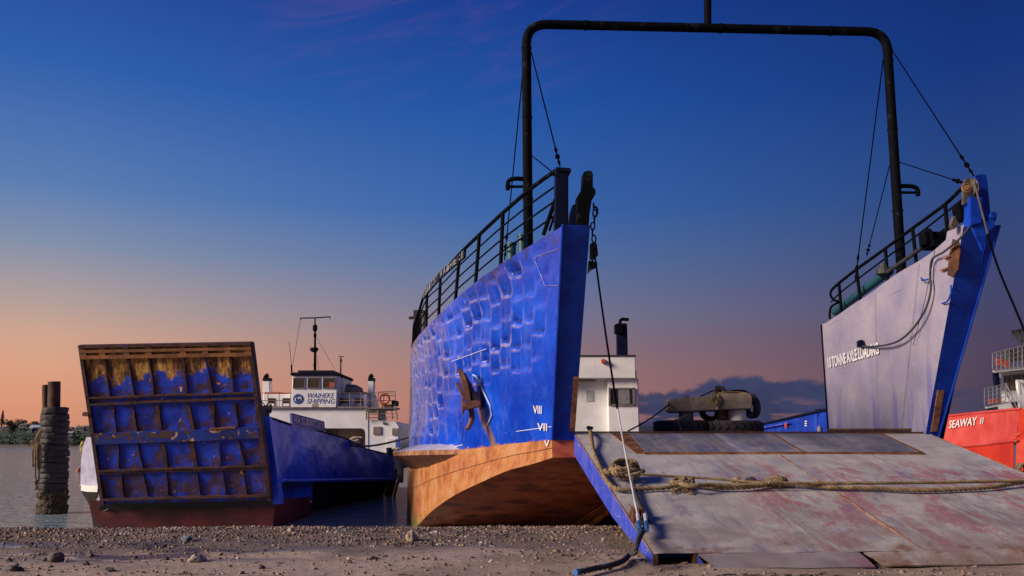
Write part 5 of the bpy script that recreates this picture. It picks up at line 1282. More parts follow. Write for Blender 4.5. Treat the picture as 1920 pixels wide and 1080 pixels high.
# frayed strands below the loose knot
g2 = MB(); q = random.Random(4)
for k in range(26):
    p0 = RP(1262 + q.uniform(0, 36), 912, .05); p1 = RP(1255 + q.uniform(0, 50), 918 + q.uniform(3, 10), .02); g2.tube([p0, p0.lerp(p1, .5) + RN * .03, p1], .006, 4)
ob = g2.build('frayed_end', MAT['rope_gold'], g)
# dark tail rope from the coil through the lug and down onto the sand
g = MB(); sand = lambda px, py, up=.03: (lambda p: p + UP * up)(hit(px, py, Vector((0, 0, .03)), UP))
ps = smooth_path([RP(1188, 893, .14), RP(1187, 905, .07), RP(1193, 930, .06), RP(1203, 955, .06), RP(1210, 985, .10), RP(1203, 1000, .12), at(1197, 1012, 10.25), at(1190, 1035, 10.05), sand(1182, 1045, .045), sand(1168, 1058, .04), sand(1145, 1067, .04), sand(1120, 1071, .035), sand(1100, 1076, .035), sand(1084, 1079, .035)], 8)
rope(g, ps, .034)
tl = tag(g.build('rope', MAT['darkrope'], smooth=True), 'dark blue black rope trailing from the ramp lug onto the sand', 'rope')
MB().tube([ps[-1], ps[-1] + (ps[-1] - ps[-5]).normalized() * .05], .036, 8).build('rope_tip', MAT['bluetip'], tl)

# ------------------------------------------------------------------ concrete mooring block standing on the barge deck
MY = 24.0
P5 = lambda x, y, Y=MY: at(1180 + x / 4.8, 660 + y / 4.8, Y)
mo = thing('mooring_block', Vector((P5(700, 600).x, MY, 1.6)), 'weathered concrete mooring beam on short pillars seen over the top of the ramp', 'mooring block')
MB().prism([P5(*p) for p in ((352, 450), (360, 430), (430, 418), (620, 402), (700, 400), (830, 372), (1040, 366), (1090, 380), (1112, 405), (1108, 500), (1085, 516), (980, 518), (800, 526), (600, 536), (390, 542), (362, 532), (352, 510))], (0.06, .95, 0)).build('beam', MAT['conc'], mo, bevel=.03)
for x0, x1, y0, Yo, mt, nm in ((440, 575, 536, .45, 'greyblue', 'pillar'), (785, 885, 524, .6, 'yellow', 'pillar'), (886, 1046, 516, .42, 'white', 'pillar')):
    a = P5((x0 + x1) / 2, y0, MY + Yo); r_ = (x1 - x0) / 2 / 4.8 / F_PX * MY
    o = MB().lathe([(r_, 1.58 - a.z), (r_, .06)], a, seg=24).build(nm, MAT['conc'] if mt == 'yellow' else MAT[mt], mo, angle=.6)
g = MB(); p = P5(540, 405); g.tube([p + Vector((math.cos(t_) * .045, .3, math.sin(t_) * .045)) for t_ in [i * .63 for i in range(10)]], .012, 6, closed=True); g.build('lifting_ring', MAT['black'], mo)
def tyre_at(c, ro, ri, h, tilt, label, tread, seed, mt='tyre'):
    o = tyre_mesh(ro, ri, h, mt, 'tyre', tread, seed).build('tyre', MAT[mt], smooth=False, angle=.7); o.location = c; o.rotation_euler = tilt
    return tag(o, label, 'tyre')
c = P5(480, 700, MY + .75); tyre_at(Vector((c.x, MY + .75, 1.6 + .27)), .80, .42, .44, (0, 0, .3), 'big dark tractor tyre lying flat under the left end of the concrete beam', 26, 1)
c = P5(915, 690, MY + .65); tyre_at(Vector((c.x, MY + .55, 1.6 + .235)), .84, .45, .47, (0, 0, 1.1), 'largest tractor tyre lying flat under the right end of the concrete beam', 26, 2)
c = P5(1085, 485, MY + .8); tyre_at(c + Vector((.06, .1, 0)), .36, .2, .20, (0, R(82), .3), 'black tyre hung over the right end of the concrete beam', 0, 3)
c = P5(722, 535, MY + .9); tyre_at(c, .30, .17, .2, (R(70), 0, .2), 'small black tyre hanging below the middle of the concrete beam', 0, 4)
c = P5(812, 352, MY + .45); tyre_at(c - UP * .06, .21, .05, .22, (R(55), 0, .3), 'small black tyre slung on top of the concrete beam', 0, 5)
g = MB(); g.prism([P5(*p, MY + .3) for p in ((880, 372), (900, 345), (960, 338), (1040, 340), (1075, 358), (1092, 384))], (0, .5, 0)); tag(g.build('tarpaulin', MAT['black'], bevel=.03), 'black folded cover lying on top of the concrete beam', 'cover')
g = MB()
for k in range(5):
    x0 = 742 + 6 * k; x1 = 800 - 3 * k
    rope(g, smooth_path([P5(x0 + 10, 372, MY + .2), P5(x0, 400, MY - .06), P5(x0 + 2, 450, MY - .07), P5((x0 + x1) / 2, 490 - 6 * k, MY - .08), P5(x1, 445, MY - .07), P5(x1 + 6, 400, MY - .06), P5(x1 + 20, 365, MY + .2)], 6), .017)
rope(g, smooth_path([P5(800, 370, MY + .15), P5(900, 360, MY + .1), P5(1000, 362, MY + .1), P5(1080, 380, MY + .0), P5(1100, 420, MY - .05)], 6), .016)
tag(g.build('rope', MAT['rope_gold'], smooth=True), 'yellowish rope looped over the concrete mooring beam', 'rope')
a, b = P5(360, 470, MY), at(1178, 808, 21); g = MB(); g.tube([a.lerp(b, i / 10) - UP * .05 * math.sin(math.pi * i / 10) for i in range(11)], .02, 6)
g.tube([P5(640, 400, MY + .1), P5(760, 345, MY + .3)], .018, 6); tag(g.build('mooring_line', MAT['wire']), 'dark line slanting down from the left end of the concrete beam', 'rope')
g = MB(); rope(g, [P5(420, 600, MY - .05), P5(440, 625, MY - .3), P5(468, 706, MY - .35)], .014); rope(g, smooth_path([P5(520, 570, MY + .1), P5(430, 605, MY + .05), P5(415, 610, MY)], 4), .02)
tag(g.build('rope', MAT['rope_pale'], smooth=True), 'short pale cord tied round the left pillar of the mooring block', 'rope')

# ------------------------------------------------------------------ the smaller car ferry on the left, bow ramp raised
FY = 24.0
ferry = thing('car_ferry', Vector((-8.9, FY, -1.0)), 'smaller blue and white car ferry with its rusty bow ramp raised, left of the barge', 'ferry')
dTL, dTR, dBR, dBL = at(150, 647, 22.8), at(471, 641, 22.8), at(508, 938, FY), at(192, 945, FY)
dN = (dTR - dTL).cross(dBL - dTL).normalized()
if dN.y > 0: dN = -dN                      # faces the beach
DW, DH = (dTR - dTL).length, (dBL - dTL).length
def dp(s, t_, out=0.0): return dTL.lerp(dTR, s).lerp(dBL.lerp(dBR, s), t_) + dN * out
duv = lambda p: ((p - dTL).dot((dTR - dTL).normalized()), -(p - dTL).dot((dTL - dBL).normalized()))
g = MB(); g.grid([[dp(i / 60, j / 60, 0.014 * mnoise.noise((i * .25, j * .25, 0)) - .05 * abs(math.sin(math.pi * (i / 60) * 7)) ** .6 * .4) for i in range(61)] for j in range(61)])
door = g.build('raised_ramp', MAT['door'], ferry, smooth=True, uvf=duv)
def dbar(s0, t0, s1, t1, wd, out, name, mt, wob=0.0, seed=0):
    """a bar on the raised ramp from (s0,t0) to (s1,t1), wd wide, standing proud"""
    n = 16; a = (s1 - s0, t1 - t0); hor = abs(a[0]) > abs(a[1]); g = MB(); r1, r2, r3, r4 = [], [], [], []
    for i in range(n + 1):
        k = i / n; s, t_ = s0 + a[0] * k, t0 + a[1] * k; j = wob * mnoise.noise((k * 3.1, seed * 5.3, 0))
        if hor: e = wd / 2 / DH; p, q = (s, t_ - e + j), (s, t_ + e + j)
        else: e = wd / 2 / DW; p, q = (s - e + j, t_), (s + e + j, t_)
        r1.append(dp(*p, -.06)); r2.append(dp(*p, out)); r3.append(dp(*q, out)); r4.append(dp(*q, -.06))
    g.grid([r1, r2, r3, r4]); g.poly([r1[0], r2[0], r3[0], r4[0]]); g.poly([r1[-1], r2[-1], r3[-1], r4[-1]])
    return g.build(name, MAT[mt], door, angle=.6)
dbar(0, .037, 1, .037, .018 * DH, .10, 'top_beam', 'door_top'); dbar(0, .008, 1, .008, .016 * DH, .12, 'top_beam', 'door_beam'); dbar(0, .074, 1, .074, .022 * DH, .09, 'top_beam', 'door_top')
for s in (.02, .13, .27, .4, .6, .73, .86, .98): dbar(s, .01, s, .075, .16, .085, 'stiffener', 'door_top')
for i, (t0, t1, wd, out, nm, mt) in enumerate([(.325, .315, .045, .08, 'cross_beam', 'door_beam'), (.365, .345, .06, .09, 'cross_beam', 'door_beam'), (.583, .567, .30, .08, 'bulged_beam', 'door_bluebeam'), (.785, .778, .05, .09, 'cross_beam', 'door_beam'), (.800, .793, .04, .07, 'cross_beam', 'door_beam'), (.968, .966, .06, .09, 'cross_beam', 'door_beam')]):
    dbar(0.005, t0, .995, t1, wd, out, nm, mt, .006, i)
for i, s in enumerate((.135, .27, .40, .59, .73, .865)):
    for j, (ta, tb) in enumerate(((.085, .32), (.38, .55), (.62, .775), (.805, .955))):
        wd = .034 if (i, j) not in ((2, 1), (3, 1), (3, 2), (2, 2)) else .10
        dbar(s + .012 * math.sin(i * 3 + j), ta, s + .008 * math.sin(i * 2 + j * 2), tb, wd, .040, 'stiffener', 'door_beam', .004, i * 5 + j)
dbar(.006, .0, .006, 1.0, .09, .08, 'edge_frame', 'door_beam', .002, 40); dbar(.994, .0, .994, 1.0, .10, .08, 'edge_frame', 'door_beam', .002, 41)
dbar(.70, .535, .85, .53, .035, .09, 'step_bar', 'anchor')
p = dp(-.015, .43); MB().box(p, (.16, .2, .11)).build('hinge_block', MAT['door_beam'], door)
# box behind the ramp and the guide posts
g = MB(); off = Vector((0, .2, 0)); g.prism([q_ - dN * .09 for q_ in (dTL, dTR, dBR, dBL)], off); g.build('ramp_back', MAT['door_beam'], ferry)
g = MB(); g.prism([at(482, 760, FY + .4), at(494, 760, FY + .4), at(525, 940, FY + .3), at(508, 945, FY + .3)], (0, .25, 0)); g.build('guide_post', MAT['door_beam'], ferry)
# right hand bulwark plating (towards the barge)
sx = [(497, 780, 24.4), (540, 794, 26.5), (600, 808, 29.5), (635, 818, 31.5), (658, 826, 33.0), (678, 838, 34.5), (707, 847, 37.0), (735, 853, 39.5), (744, 856, 41.0)]
bx_ = [(522, 901, 24.4), (540, 902, 26.5), (600, 901, 29.5), (635, 900, 31.5), (658, 900, 33.0), (685, 899, 34.5), (710, 899, 37.0), (737, 898, 39.5), (745, 893, 41.0)]
Tt = [at(*p) for p in sx]; Bt = [at(*p) for p in bx_]
fT = [spline([p[2] for p in sx], [q[i] for q in Tt]) for i in (0, 2)]; fB = [spline([p[2] for p in bx_], [q[i] for q in Bt]) for i in (0, 2)]
def bul(Y, t_):
    a = Vector((fT[0](Y), Y, fT[1](Y))); b = Vector((fB[0](Y), Y, fB[1](Y))); p = a.lerp(b, t_)
    p.x += 0.05 * mnoise.noise((Y * .9, t_ * 2.0, 0)) * min(1, (Y - 24.4) / 2) + .02 * mnoise.noise((Y * 2.5, t_ * 4, 3)); return p
YS = [24.4 + 16.6 * i / 90 for i in range(91)]
g = MB(); g.grid([[bul(Y, j / 20) for Y in YS] for j in range(21)]); g.grid([[bul(Y, 0) for Y in YS], [bul(Y, 0) + Vector((-.12, 0, 0)) for Y in YS]])
g.build('bulwark', MAT['small_blue'], ferry, smooth=True)
g = MB(); g.tube([bul(Y, 0) for Y in YS[::6]], .035, 6); g.build('capping_rail', MAT['navy'], ferry)
g = MB(); g.prism([at(496, 780, 24.3), at(505, 783, 24.3), at(527, 945, 24.2), at(512, 945, 24.2)], (0, .3, 0)); g.build('bow_post', MAT['small_blue'], ferry)
g = MB(); st_ = [bul(Y, 1) for Y in YS[::5]]; g.tube([p + Vector((.05, 0, 0)) for p in st_], .07, 8); g.build('rubbing_strake', MAT['small_blue'], ferry, smooth=True)
# blue shoulder under the strake, white boot line, red bottom and dark hull under the overhang
YB = [24.4 + 4.5 * i / 12 for i in range(13)]
low = lambda Y: at(513 + (Y - 24.4) * 16, 947 - (Y - 24.4) * 1.4, Y).z
side = lambda Y, z: Vector((bul(Y, 1).x - .03, Y, z))
g = MB(); g.grid([[side(Y, bul(Y, 1).z) for Y in YB], [side(Y, low(Y)) for Y in YB]]); e_ = YB[-1]; g.grid([[side(e_, bul(e_, 1).z), side(e_, low(e_))], [side(e_, bul(e_, 1).z) - BX * 1.2, side(e_, low(e_)) - BX * 1.2]]); g.build('shoulder', MAT['small_blue'], ferry)
g = MB(); YW = YB[6:]; g.grid([[side(Y, low(Y) + .03) + Vector((.012, 0, 0)) for Y in YW], [side(Y, low(Y) - .14 + .02 * k) + Vector((.012, 0, 0)) for k, Y in enumerate(YW)]]); g.build('boot_line', MAT['letter_white'], ferry)
Lx, Rx = at(181, 960, 24.8).x, bul(24.6, 1).x - .04
sec = [(Lx, .30), (Lx, -.35), (Lx + .16, -.68), (Lx + .42, -.94), (Lx + .9, -1.06), (Rx - .35, -1.06), (Rx - .05, -.85), (Rx, -.45), (Rx, -.10), (Rx - .02, .38)]
g = MB(); n_ = len(sec); k = g.pts([Vector((x, 24.35 + .25 * max(0, -.2 - z), z if z < 0.3 else -.12)) for x, z in sec]); k2 = g.pts([Vector((x if x > -8 else x, 29, min(z, -.28) if x > -8 else z)) for x, z in sec])
k3 = g.pts([Vector((x - (1.1 if x > -8 else 0), 29.2, min(z, -.28) if x > -8 else z)) for x, z in sec]); k4 = g.pts([Vector((x - (1.1 if x > -8 else 0), 47, z)) for x, z in sec])
g.f.append(tuple(range(k, k + n_)))
for a_, b_ in ((k, k2), (k2, k3), (k3, k4)): g.f += [(a_ + (i + 1) % n_, a_ + i, b_ + i, b_ + (i + 1) % n_) for i in range(n_)]
g.build('hull', MAT['antifoul'], ferry, angle=.8)
g = MB(); g.poly([at(192, 944, 24.2), at(512, 938, 24.2), at(520, 950, 24.34), at(184, 957, 24.34)]); g.build('sill', MAT['hulldark'], ferry)
g = MB(); g.grid([[Vector((Lx + .1, 24.5, .25)), Vector((Lx + .1, 46, .3))], [Vector((bul(24.5, 1).x, 24.5, .25)), Vector((-5.5, 46, .1))]]); g.build('deck', MAT['hulldark'], ferry)
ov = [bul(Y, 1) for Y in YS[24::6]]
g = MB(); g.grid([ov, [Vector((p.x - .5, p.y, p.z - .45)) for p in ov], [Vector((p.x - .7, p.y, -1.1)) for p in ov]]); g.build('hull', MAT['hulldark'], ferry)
# stern quarter with timber fenders at the far end
g = MB(); g.prism([at(737, 901, 41), at(746, 893, 41.2), at(735, 930, 40.5), at(718, 968, 39.5), at(712, 972, 39)], (-.4, 1.5, 0)); g.build('quarter', MAT['hulldark'], ferry)
for (a_, b_) in (((741, 905), (722, 962)), ((748, 898), (731, 960)), ((733, 912), (714, 968))): MB().tube([at(*a_, 40.2), at(*b_, 40.0)], .06, 8).build('fender_timber', MAT['anchor'], ferry)
# left hand side: white bulging bulwark with its strake
prof = [(168, 820, 0.35), (161, 838, .10), (157.5, 870, 0), (157, 905, 0), (156, 909, 0)]
g = MB(); rows = []
for x, y, d in prof:
    p = at(x, y, 26.0); rows.append([Vector((dBL.x - .02 + .0, 24.35, p.z)), Vector((dBL.x - .45, 24.7, p.z)), Vector((p.x + .25, 25.3, p.z)), p, Vector((p.x + .05, 28, p.z)), Vector((p.x + .5, 40, p.z))])
g.grid(rows); g.build('bulwark', MAT['sponson'], ferry, smooth=True)
a_ = at(155, 912, 25.8); b_ = at(188, 910, 24.6)
g = MB(); pp = [Vector((b_.x, 24.45, a_.z)), Vector((b_.x - .35, 24.6, a_.z)), Vector((a_.x + .25, 25.2, a_.z)), Vector((a_.x, 26.0, a_.z)), Vector((a_.x, 30, a_.z)), Vector((a_.x + .5, 40, a_.z))]
g.grid([[p + UP * .08 for p in pp], [p - UP * .09 for p in pp]]); g.grid([[p + UP * .08 for p in pp], [p + UP * .08 + Vector((.3, .2, 0)) for p in pp]]); g.grid([[p - UP * .09 for p in pp], [p - UP * .09 + Vector((.3, .2, 0)) for p in pp]]); g.build('rubbing_strake', MAT['white'], ferry, angle=.6)
g = MB(); pl = [p - UP * .09 for p in pp]; tip = at(176, 970, 25.2); g.grid([pl, [Vector((max(p.x, tip.x) + .1, p.y + .4, -1.0)) for p in pl]]); g.build('quarter', MAT['hulldark'], ferry)
g = MB(); g.prism([at(181, 916, 24.5), at(190, 918, 24.4), at(206, 950, 24.3), at(200, 956, 24.3), at(182, 962, 24.6)], (0, .15, 0)); g.build('shoulder', MAT['sponson'], ferry)
# superstructure
DY = 40.0
def bk(x0, y0, x1, y1, name, mt, par, Y=DY, dY=5.0, bevel=0.0): return blockY(x0, y0, x1, y1, Y, dY, name, mt, par, bevel)
house_ = None
g = MB()     # main deckhouse front with its arched opening
X0, X1, YT = 488, 690, 764; op = [(515, 803), (676, 803), (681, 804.5), (684, 808), (685, 813)]
fr = [(X0, YT), (X1, YT), (X1, 875), (685, 875), (685, 813), (684, 808), (681, 804.5), (676, 803), (515, 803), (515, 875), (X0, 875)]
g.prism([at(x, y, DY) for x, y in fr], (0, .4, 0)); dh = g.build('deckhouse', MAT['white'], ferry)
bk(488, 762, 690, 765.5, 'deck_edge', 'beige', dh, DY - .12, 6)
bk(505, 803, 688, 880, 'recess_wall', 'cream', dh, DY + 2.2, .3); bk(500, 800.5, 690, 803, 'ceiling', 'cream', dh, DY + .4, 2); bk(683.5, 803, 690, 880, 'side_wall', 'cream', dh, DY + .4, 2)
bk(610, 806, 634, 830, 'doorway', 'beige', dh, DY + 2.1, .1); bk(618, 816, 630, 830, 'hatch', 'white', dh, DY + 2.05, .1)
g = MB(); g.prism([at(x, y, DY + .03) for x, y in ((690.2, 787), (741, 790), (747, 800), (749, 880), (690.2, 880))], (0, 5, 0)); sh_ = g.build('side_house', MAT['white'], ferry)
for x0, y0, x1, y1, nm, mt in ((699.5, 800, 714.5, 815, 'window', 'beige'), (735, 803, 747, 816, 'vent_cover', 'beige'), (718, 793, 725, 795.5, 'vent', 'darkgrey'), (725, 822, 742, 850, 'door', 'white')): bk(x0, y0, x1, y1, nm, mt, sh_, DY - .02, .1)
bk(746, 818, 749, 846, 'blue_post', 'small_blue', sh_, DY - .3, .15)
whs = bk(545, 703, 633.5, 765, 'wheelhouse', 'white', ferry, DY - .15, 3.5, .04)
bk(543.5, 698, 634.5, 704, 'roof', 'navy', whs, DY - .3, 3.9, .04); bk(556, 694, 626, 698, 'roof_hatch', 'darkgrey', whs, DY + .3, 2.5, .05)
for x0, x1 in ((550, 571), (577.5, 599), (606, 627)):
    w_ = bk(x0, 709, x1, 727.5, 'window', 'glass', whs, DY - .17, .1, .01)
    for a in ((x0 - 1, 708, x1 + 1, 709.2), (x0 - 1, 727.3, x1 + 1, 728.6), (x0 - 1, 708, x0 + .3, 728.6), (x1 - .3, 708, x1 + 1, 728.6)): bk(*a, 'window_frame', 'grey', w_, DY - .2, .08)
bk(617, 717, 626, 726, 'blind', 'orange', whs, DY - .175, .02)
text_mesh('WAIHEKE', at(577, 746.5, DY - .152), at(627.5, 746.5, DY - .152), at(577, 737, DY - .152), 'lettering', MAT['letter_blue'], whs, 0.0, .25, .010, .003)
text_mesh('SHIPPING', at(575.5, 757, DY - .152), at(628.5, 757, DY - .152), at(575.5, 748, DY - .152), 'lettering', MAT['letter_blue'], whs, 0.0, .25, .010, .003)
# round emblem: blue disc with white curling strokes
ec = at(559, 748, DY - .16); er = 9.2 / F_PX * DY
g = MB(); g.lathe([(0, 0), (er, 0), (er, .012), (0, .012)], ec, -Vector((0, 1, 0)), 32); em = g.build('emblem', MAT['letter_blue'], whs)
g = MB()
for a0, a1, r0, w_ in ((-.6, 1.5, .62, .07), (2.2, 4.3, .60, .08), (.3, 2.0, .30, .10)):
    ps = [ec + Vector((math.cos(a0 + (a1 - a0) * i / 10) * er * r0 + er * .08, -.016, math.sin(a0 + (a1 - a0) * i / 10) * er * r0 * .8 - er * .1)) for i in range(11)]; g.tube(ps, [er * w_ * (.4 + 1.2 * math.sin(math.pi * i / 10)) for i in range(11)], 6)
g.build('emblem_stroke', MAT['letter_white'], em)
bk(585, 757, 597, 763, 'rust_patch', 'rope_pale', whs, DY - .155, .05)
for x0, x1, ws in ((492, 545, ((502, 515.5), (529, 543.5))), (634, 689, ((637, 654), (665, 680)))):
    s_ = bk(x0, 739, x1, 766, 'side_cabin', 'white', ferry, DY + .5, 3.5, .04)
    bk(x0 + 4, 735, x1 - (2 if x0 > 600 else 18), 739.5, 'cabin_roof', 'orange' if x0 < 600 else 'anchor', s_, DY + .6, 3)
    for a, b in ws:
        w_ = bk(a, 746.5, b, 762, 'window', 'glass', s_, DY + .46, .1); bk(a + 1.5, 756.5, b - 1.5, 761.5, 'sill_panel', 'white', w_, DY + .44, .04)
MB().lathe([(1.0, 0), (.92, .25), (.65, .4), (0, .46)], at(644, 737, DY + 2.6), seg=20).build('life_raft_pod', MAT['beige'], ferry, angle=.7)
for (x0, x1, x2, x3) in ((492.5, 506.5, 492.5, 504.5), (690, 700, 690, 700.5)):
    g = MB(); g.prism([at(x0, 765, DY + 1), at(x1, 765, DY + 1), at(x3, 712, DY + 1), at(x2, 712, DY + 1)], (0, .5, 0)); f_ = g.build('funnel', MAT['white'], ferry, bevel=.02)
    g = MB(); g.prism([at(x2 - .2, 714, DY + .98), at(x3 + .2, 714, DY + .98), at(x3, 708, DY + .98), at(x2, 709, DY + .98)], (0, .54, 0)); g.build('funnel_cap', MAT['navy'], f_)
    g = MB(); g.tube(smooth_path([at((x2 + x3) / 2 - 1, 710, DY + 1.2), at((x2 + x3) / 2, 706, DY + 1.2), at(x3 - 1.5, 703, DY + 1.2)], 4), .1, 10); g.build('exhaust_pipe', MAT['black'], f_)
# mast, aerials
g = MB(); mb0 = at(590.7, 697, DY + 1); g.tube([mb0, at(590.7, 651, DY + 1), at(590.7, 620, DY + 1), at(590.7, 596, DY + 1)], [.07, .055, .045, .03], 8); mast = g.build('mast', MAT['black'], ferry)
g = MB(); g.tube([at(563.5, 596.5, DY + 1), at(590, 596, DY + 1), at(619, 594, DY + 1)], .03, 6); g.tube([at(563.5, 596, DY + 1), at(563.5, 600, DY + 1)], .025, 6); g.tube([at(618.8, 594, DY + 1), at(618.8, 598, DY + 1)], .025, 6); g.build('yard', MAT['black'], mast)
MB().lathe([(.08, -.15), (.11, -.12), (.11, .12), (.06, .16)], at(590.7, 615, DY + 1), seg=14).build('masthead_light', MAT['black'], mast); MB().lathe([(.04, -.1), (.07, -.08), (.07, .08), (.04, .1)], at(590.7, 629, DY + 1), seg=12).build('lamp', MAT['black'], mast)
MB().lathe([(.05, -.13), (.13, -.10), (.20, -.03), (.205, .05), (.17, .09), (0, .10)], at(589, 655.5, DY + .8), seg=20).build('radar_dome', MAT['navy'], mast, angle=.7)
MB().lathe([(.035, -.1), (.06, -.08), (.06, .08), (.03, .1)], at(590, 684, DY + .9), seg=10).build('lamp', MAT['black'], mast)
g = MB(); g.tube([at(547, 698, DY + .5), at(546.5, 684, DY + .5)], .04, 8); g.tube([at(546.5, 684, DY + .5), at(542.3, 640, DY + .5)], .012, 5); g.build('whip_aerial', MAT['black'], ferry)
g = MB(); g.tube([at(549, 684, DY + .5), at(563.5, 598, DY + 1)], .010, 5); g.tube([at(593, 632, DY + 1), at(629, 695, DY + 1)], .008, 5); g.tube([at(592, 650, DY + 1), at(598, 693, DY + 1)], .008, 5); g.build('stay_wire', MAT['wire'], mast)
g = MB(); g.tube([at(637, 735, DY + .7), at(638.5, 700, DY + .7), at(639, 668, DY + .7)], [.06, .045, .03], 8); g.tube([at(634, 668.5, DY + .7), at(644.5, 668.5, DY + .7)], .02, 6); g.lathe([(.03, -.08), (.06, -.07), (.06, .07), (.03, .08)], at(639, 676, DY + .7), seg=10); g.tube([at(637, 708, DY + .7), at(642, 708, DY + .7)], .05, 6); g.build('aerial_post', MAT['darkgrey'], ferry)
# rails along the upper deck
for x0, x1 in ((481, 545), (634, 741)):
    g = MB()
    for y in (737, 751): g.tube([at(x0, y, DY - .1), at(x1, y, DY - .1)], .016, 6)
    x = x0
    while x <= x1 + 1: g.tube([at(x, 736, DY - .1), at(x, 765, DY - .1)], .018, 6); x += (x1 - x0) / (3 if x0 < 500 else 5)
    if x0 > 600:
        for y in (742, 759): g.tube([at(708, y, DY - .1), at(741, y, DY - .1)], .018, 6)
        g.tube([at(709, 735, DY - .1), at(741, 733.5, DY - .1), at(740.5, 745, DY - .1)], .022, 6); g.tube([at(709, 735, DY - .1), at(708, 762, DY - .1)], .025, 6)
    g.build('railing', MAT['beige'], ferry)
g = MB()
for a, b in (((687, 762), (687, 788)), ((709, 762), (709, 788))): g.tube([at(*a, DY - .1), at(*b, DY - .1)], .035, 6)
for y in (771, 776.5, 783): g.tube([at(687, y, DY - .1), at(709, y, DY - .1)], .025, 6); g.tube([at(709, y - 1, DY - .1), at(744, y - 1, DY - .1)], .014, 5)
for a, b in (((733, 762), (736, 786)), ((742, 762), (745, 788))): g.tube([at(*a, DY - .1), at(*b, DY - .1)], .035, 6)
g.build('ladder_rail', MAT['beige'], ferry)
bk(688, 764, 744, 766.5, 'bridge_wing', 'beige', ferry, DY - .2, 1.2)
g = MB(); g.prism([at(708, 767, DY + .8), at(720, 767, DY + .8), at(724, 788, DY + .8), at(708, 788, DY + .8)], (0, .3, 0)); g.build('funnel_casing', MAT['white'], ferry)
bk(716, 759, 733, 768, 'raft_box', 'anchor', ferry, DY + .1, 1); bk(734, 751, 742.5, 760, 'deck_box', 'black', ferry, DY + .1, 1)
lb_ = at(720.6, 748, DY - .2); lr = 8.7 / F_PX * DY
g = MB(); g.tube([lb_ + Vector((math.cos(i * math.pi / 16) * lr, 0, math.sin(i * math.pi / 16) * lr)) for i in range(32)], .055, 10, closed=True)
tag(g.build('lifebuoy', MAT['orange'], smooth=True), 'orange lifebuoy hung on the upper deck rail of the car ferry', 'lifebuoy')
# name board over the bulwark
nbp = [bul(26.75, 0) + UP * .03, bul(29.95, 0) + UP * .03]; hT = at(544, 775, 26.75).z; hT2 = at(606, 791, 29.95).z
A0, A1 = Vector((at(547.5, 796, 26.75).x, 26.75, at(547.5, 796, 26.75).z)), Vector((at(609, 808.5, 29.95).x, 29.95, at(609, 808.5, 29.95).z))
A2, A3 = Vector((A0.x - .04, 26.75, hT)), Vector((A1.x - .04, 29.95, hT2))
g = MB(); g.prism([A0, A1, A3, A2], (-.05, 0, 0)); nb_ = g.build('name_board', MAT['board_blue'], ferry)
e_ = MB(); e_.tube([A0, A1, A3, A2], .018, 6, closed=True); e_.build('board_rim', MAT['grey'], nb_)
lp = lambda s, t_: A0.lerp(A1, s).lerp(A2.lerp(A3, s), t_)
text_mesh('HA SUBRITZKY', lp(.05, .17), lp(.96, .17), lp(.05, .84), 'lettering', MAT['letter_tan'], nb_, 0.01, 0, .018, .012)
g = MB(); g.tube([bul(26.9, 0) - UP * .02, A0 + UP * .02], .03, 6); g.tube([bul(28.4, 0), lp(.5, 0)], .03, 6); g.tube([bul(29.8, 0), A1], .03, 6); g.prism([lp(.0, -.02), lp(1, -.02), lp(1, -.10), lp(0, -.10)], (-.03, 0, 0)); g.build('board_bracket', MAT['letter_white'], nb_)
# windlass by the ramp
g = MB(); c = at(497, 766, 25.2); g.lathe([(.05, -.2), (.13, -.18), (.13, -.12), (.07, -.1), (.07, .1), (.13, .12), (.13, .18), (.05, .2)], c, Vector((1, .2, 0)), 14); g.box(c - UP * .14, (.2, .3, .18)); g.tube([c + Vector((-.1, 0, 0)), c + Vector((-.16, 0, .28))], .03, 6); g.tube([c, c + Vector((.12, 0, .22))], .03, 6); g.build('windlass', MAT['darkgrey'], ferry)
g = MB(); g.tube([at(482, 742, 24.3), at(508, 775, 26)], .014, 5); g.tube([at(480, 745, 24.3), at(488, 762, 24.6), at(512, 790, 25.5)], .014, 5); g.build('ramp_wire', MAT['wire'], ferry)
# mooring ropes between the two ferries
g = MB()
def heap(px, py, Y, s, seed, n=6, r=.05):
    q = random.Random(seed); c = at(px, py, Y)
    for k in range(n):
        a0 = q.uniform(0, 6); rope(g, [c + Vector((math.cos(a0 + i * .42) * s * q.uniform(.8, 1.1), math.sin(a0 + i * .42) * s * .6, -.08 + .045 * k + .05 * math.sin(i + k))) for i in range(14)], r)
heap(667, 830, 33.0, .24, 2); rope(g, smooth_path([at(664, 826, 33), at(676, 836, 33), at(695, 836, 33.6), at(720, 832, 34.2), at(745, 826, 35), at(775, 817, 36)], 6), .045)
tag(g.build('rope', MAT['rope_pale'], smooth=True), 'pale mooring rope heaped on the small ferry bulwark and run to the barge', 'rope')
g = MB(); heap(744, 851, 39.5, .34, 6, 7, .05); tag(g.build('rope', MAT['rope_pale'], smooth=True), 'pale rope heaped at the stern bulwark of the small ferry by the sponson', 'rope')
g = MB(); p = at(729, 852, 39.3); g.lathe([(.12, -.4), (.12, .25), (.14, .26), (.14, .3), (0, .3)], p, seg=14); g.build('bollard', MAT['navy'], ferry)
g = MB(); rope(g, smooth_path([at(157, 829, 26.3), at(153.5, 835, 26.2), at(154, 845, 26.2), at(156, 850, 26.2)], 4), .06); rope(g, smooth_path([at(158, 832, 26.3), at(156, 840, 26.2), at(153, 848, 26.2)], 4), .06)
tag(g.build('rope', MAT['yellow'], smooth=True), 'yellowish rope end hanging on the white side left of the raised ramp', 'rope')

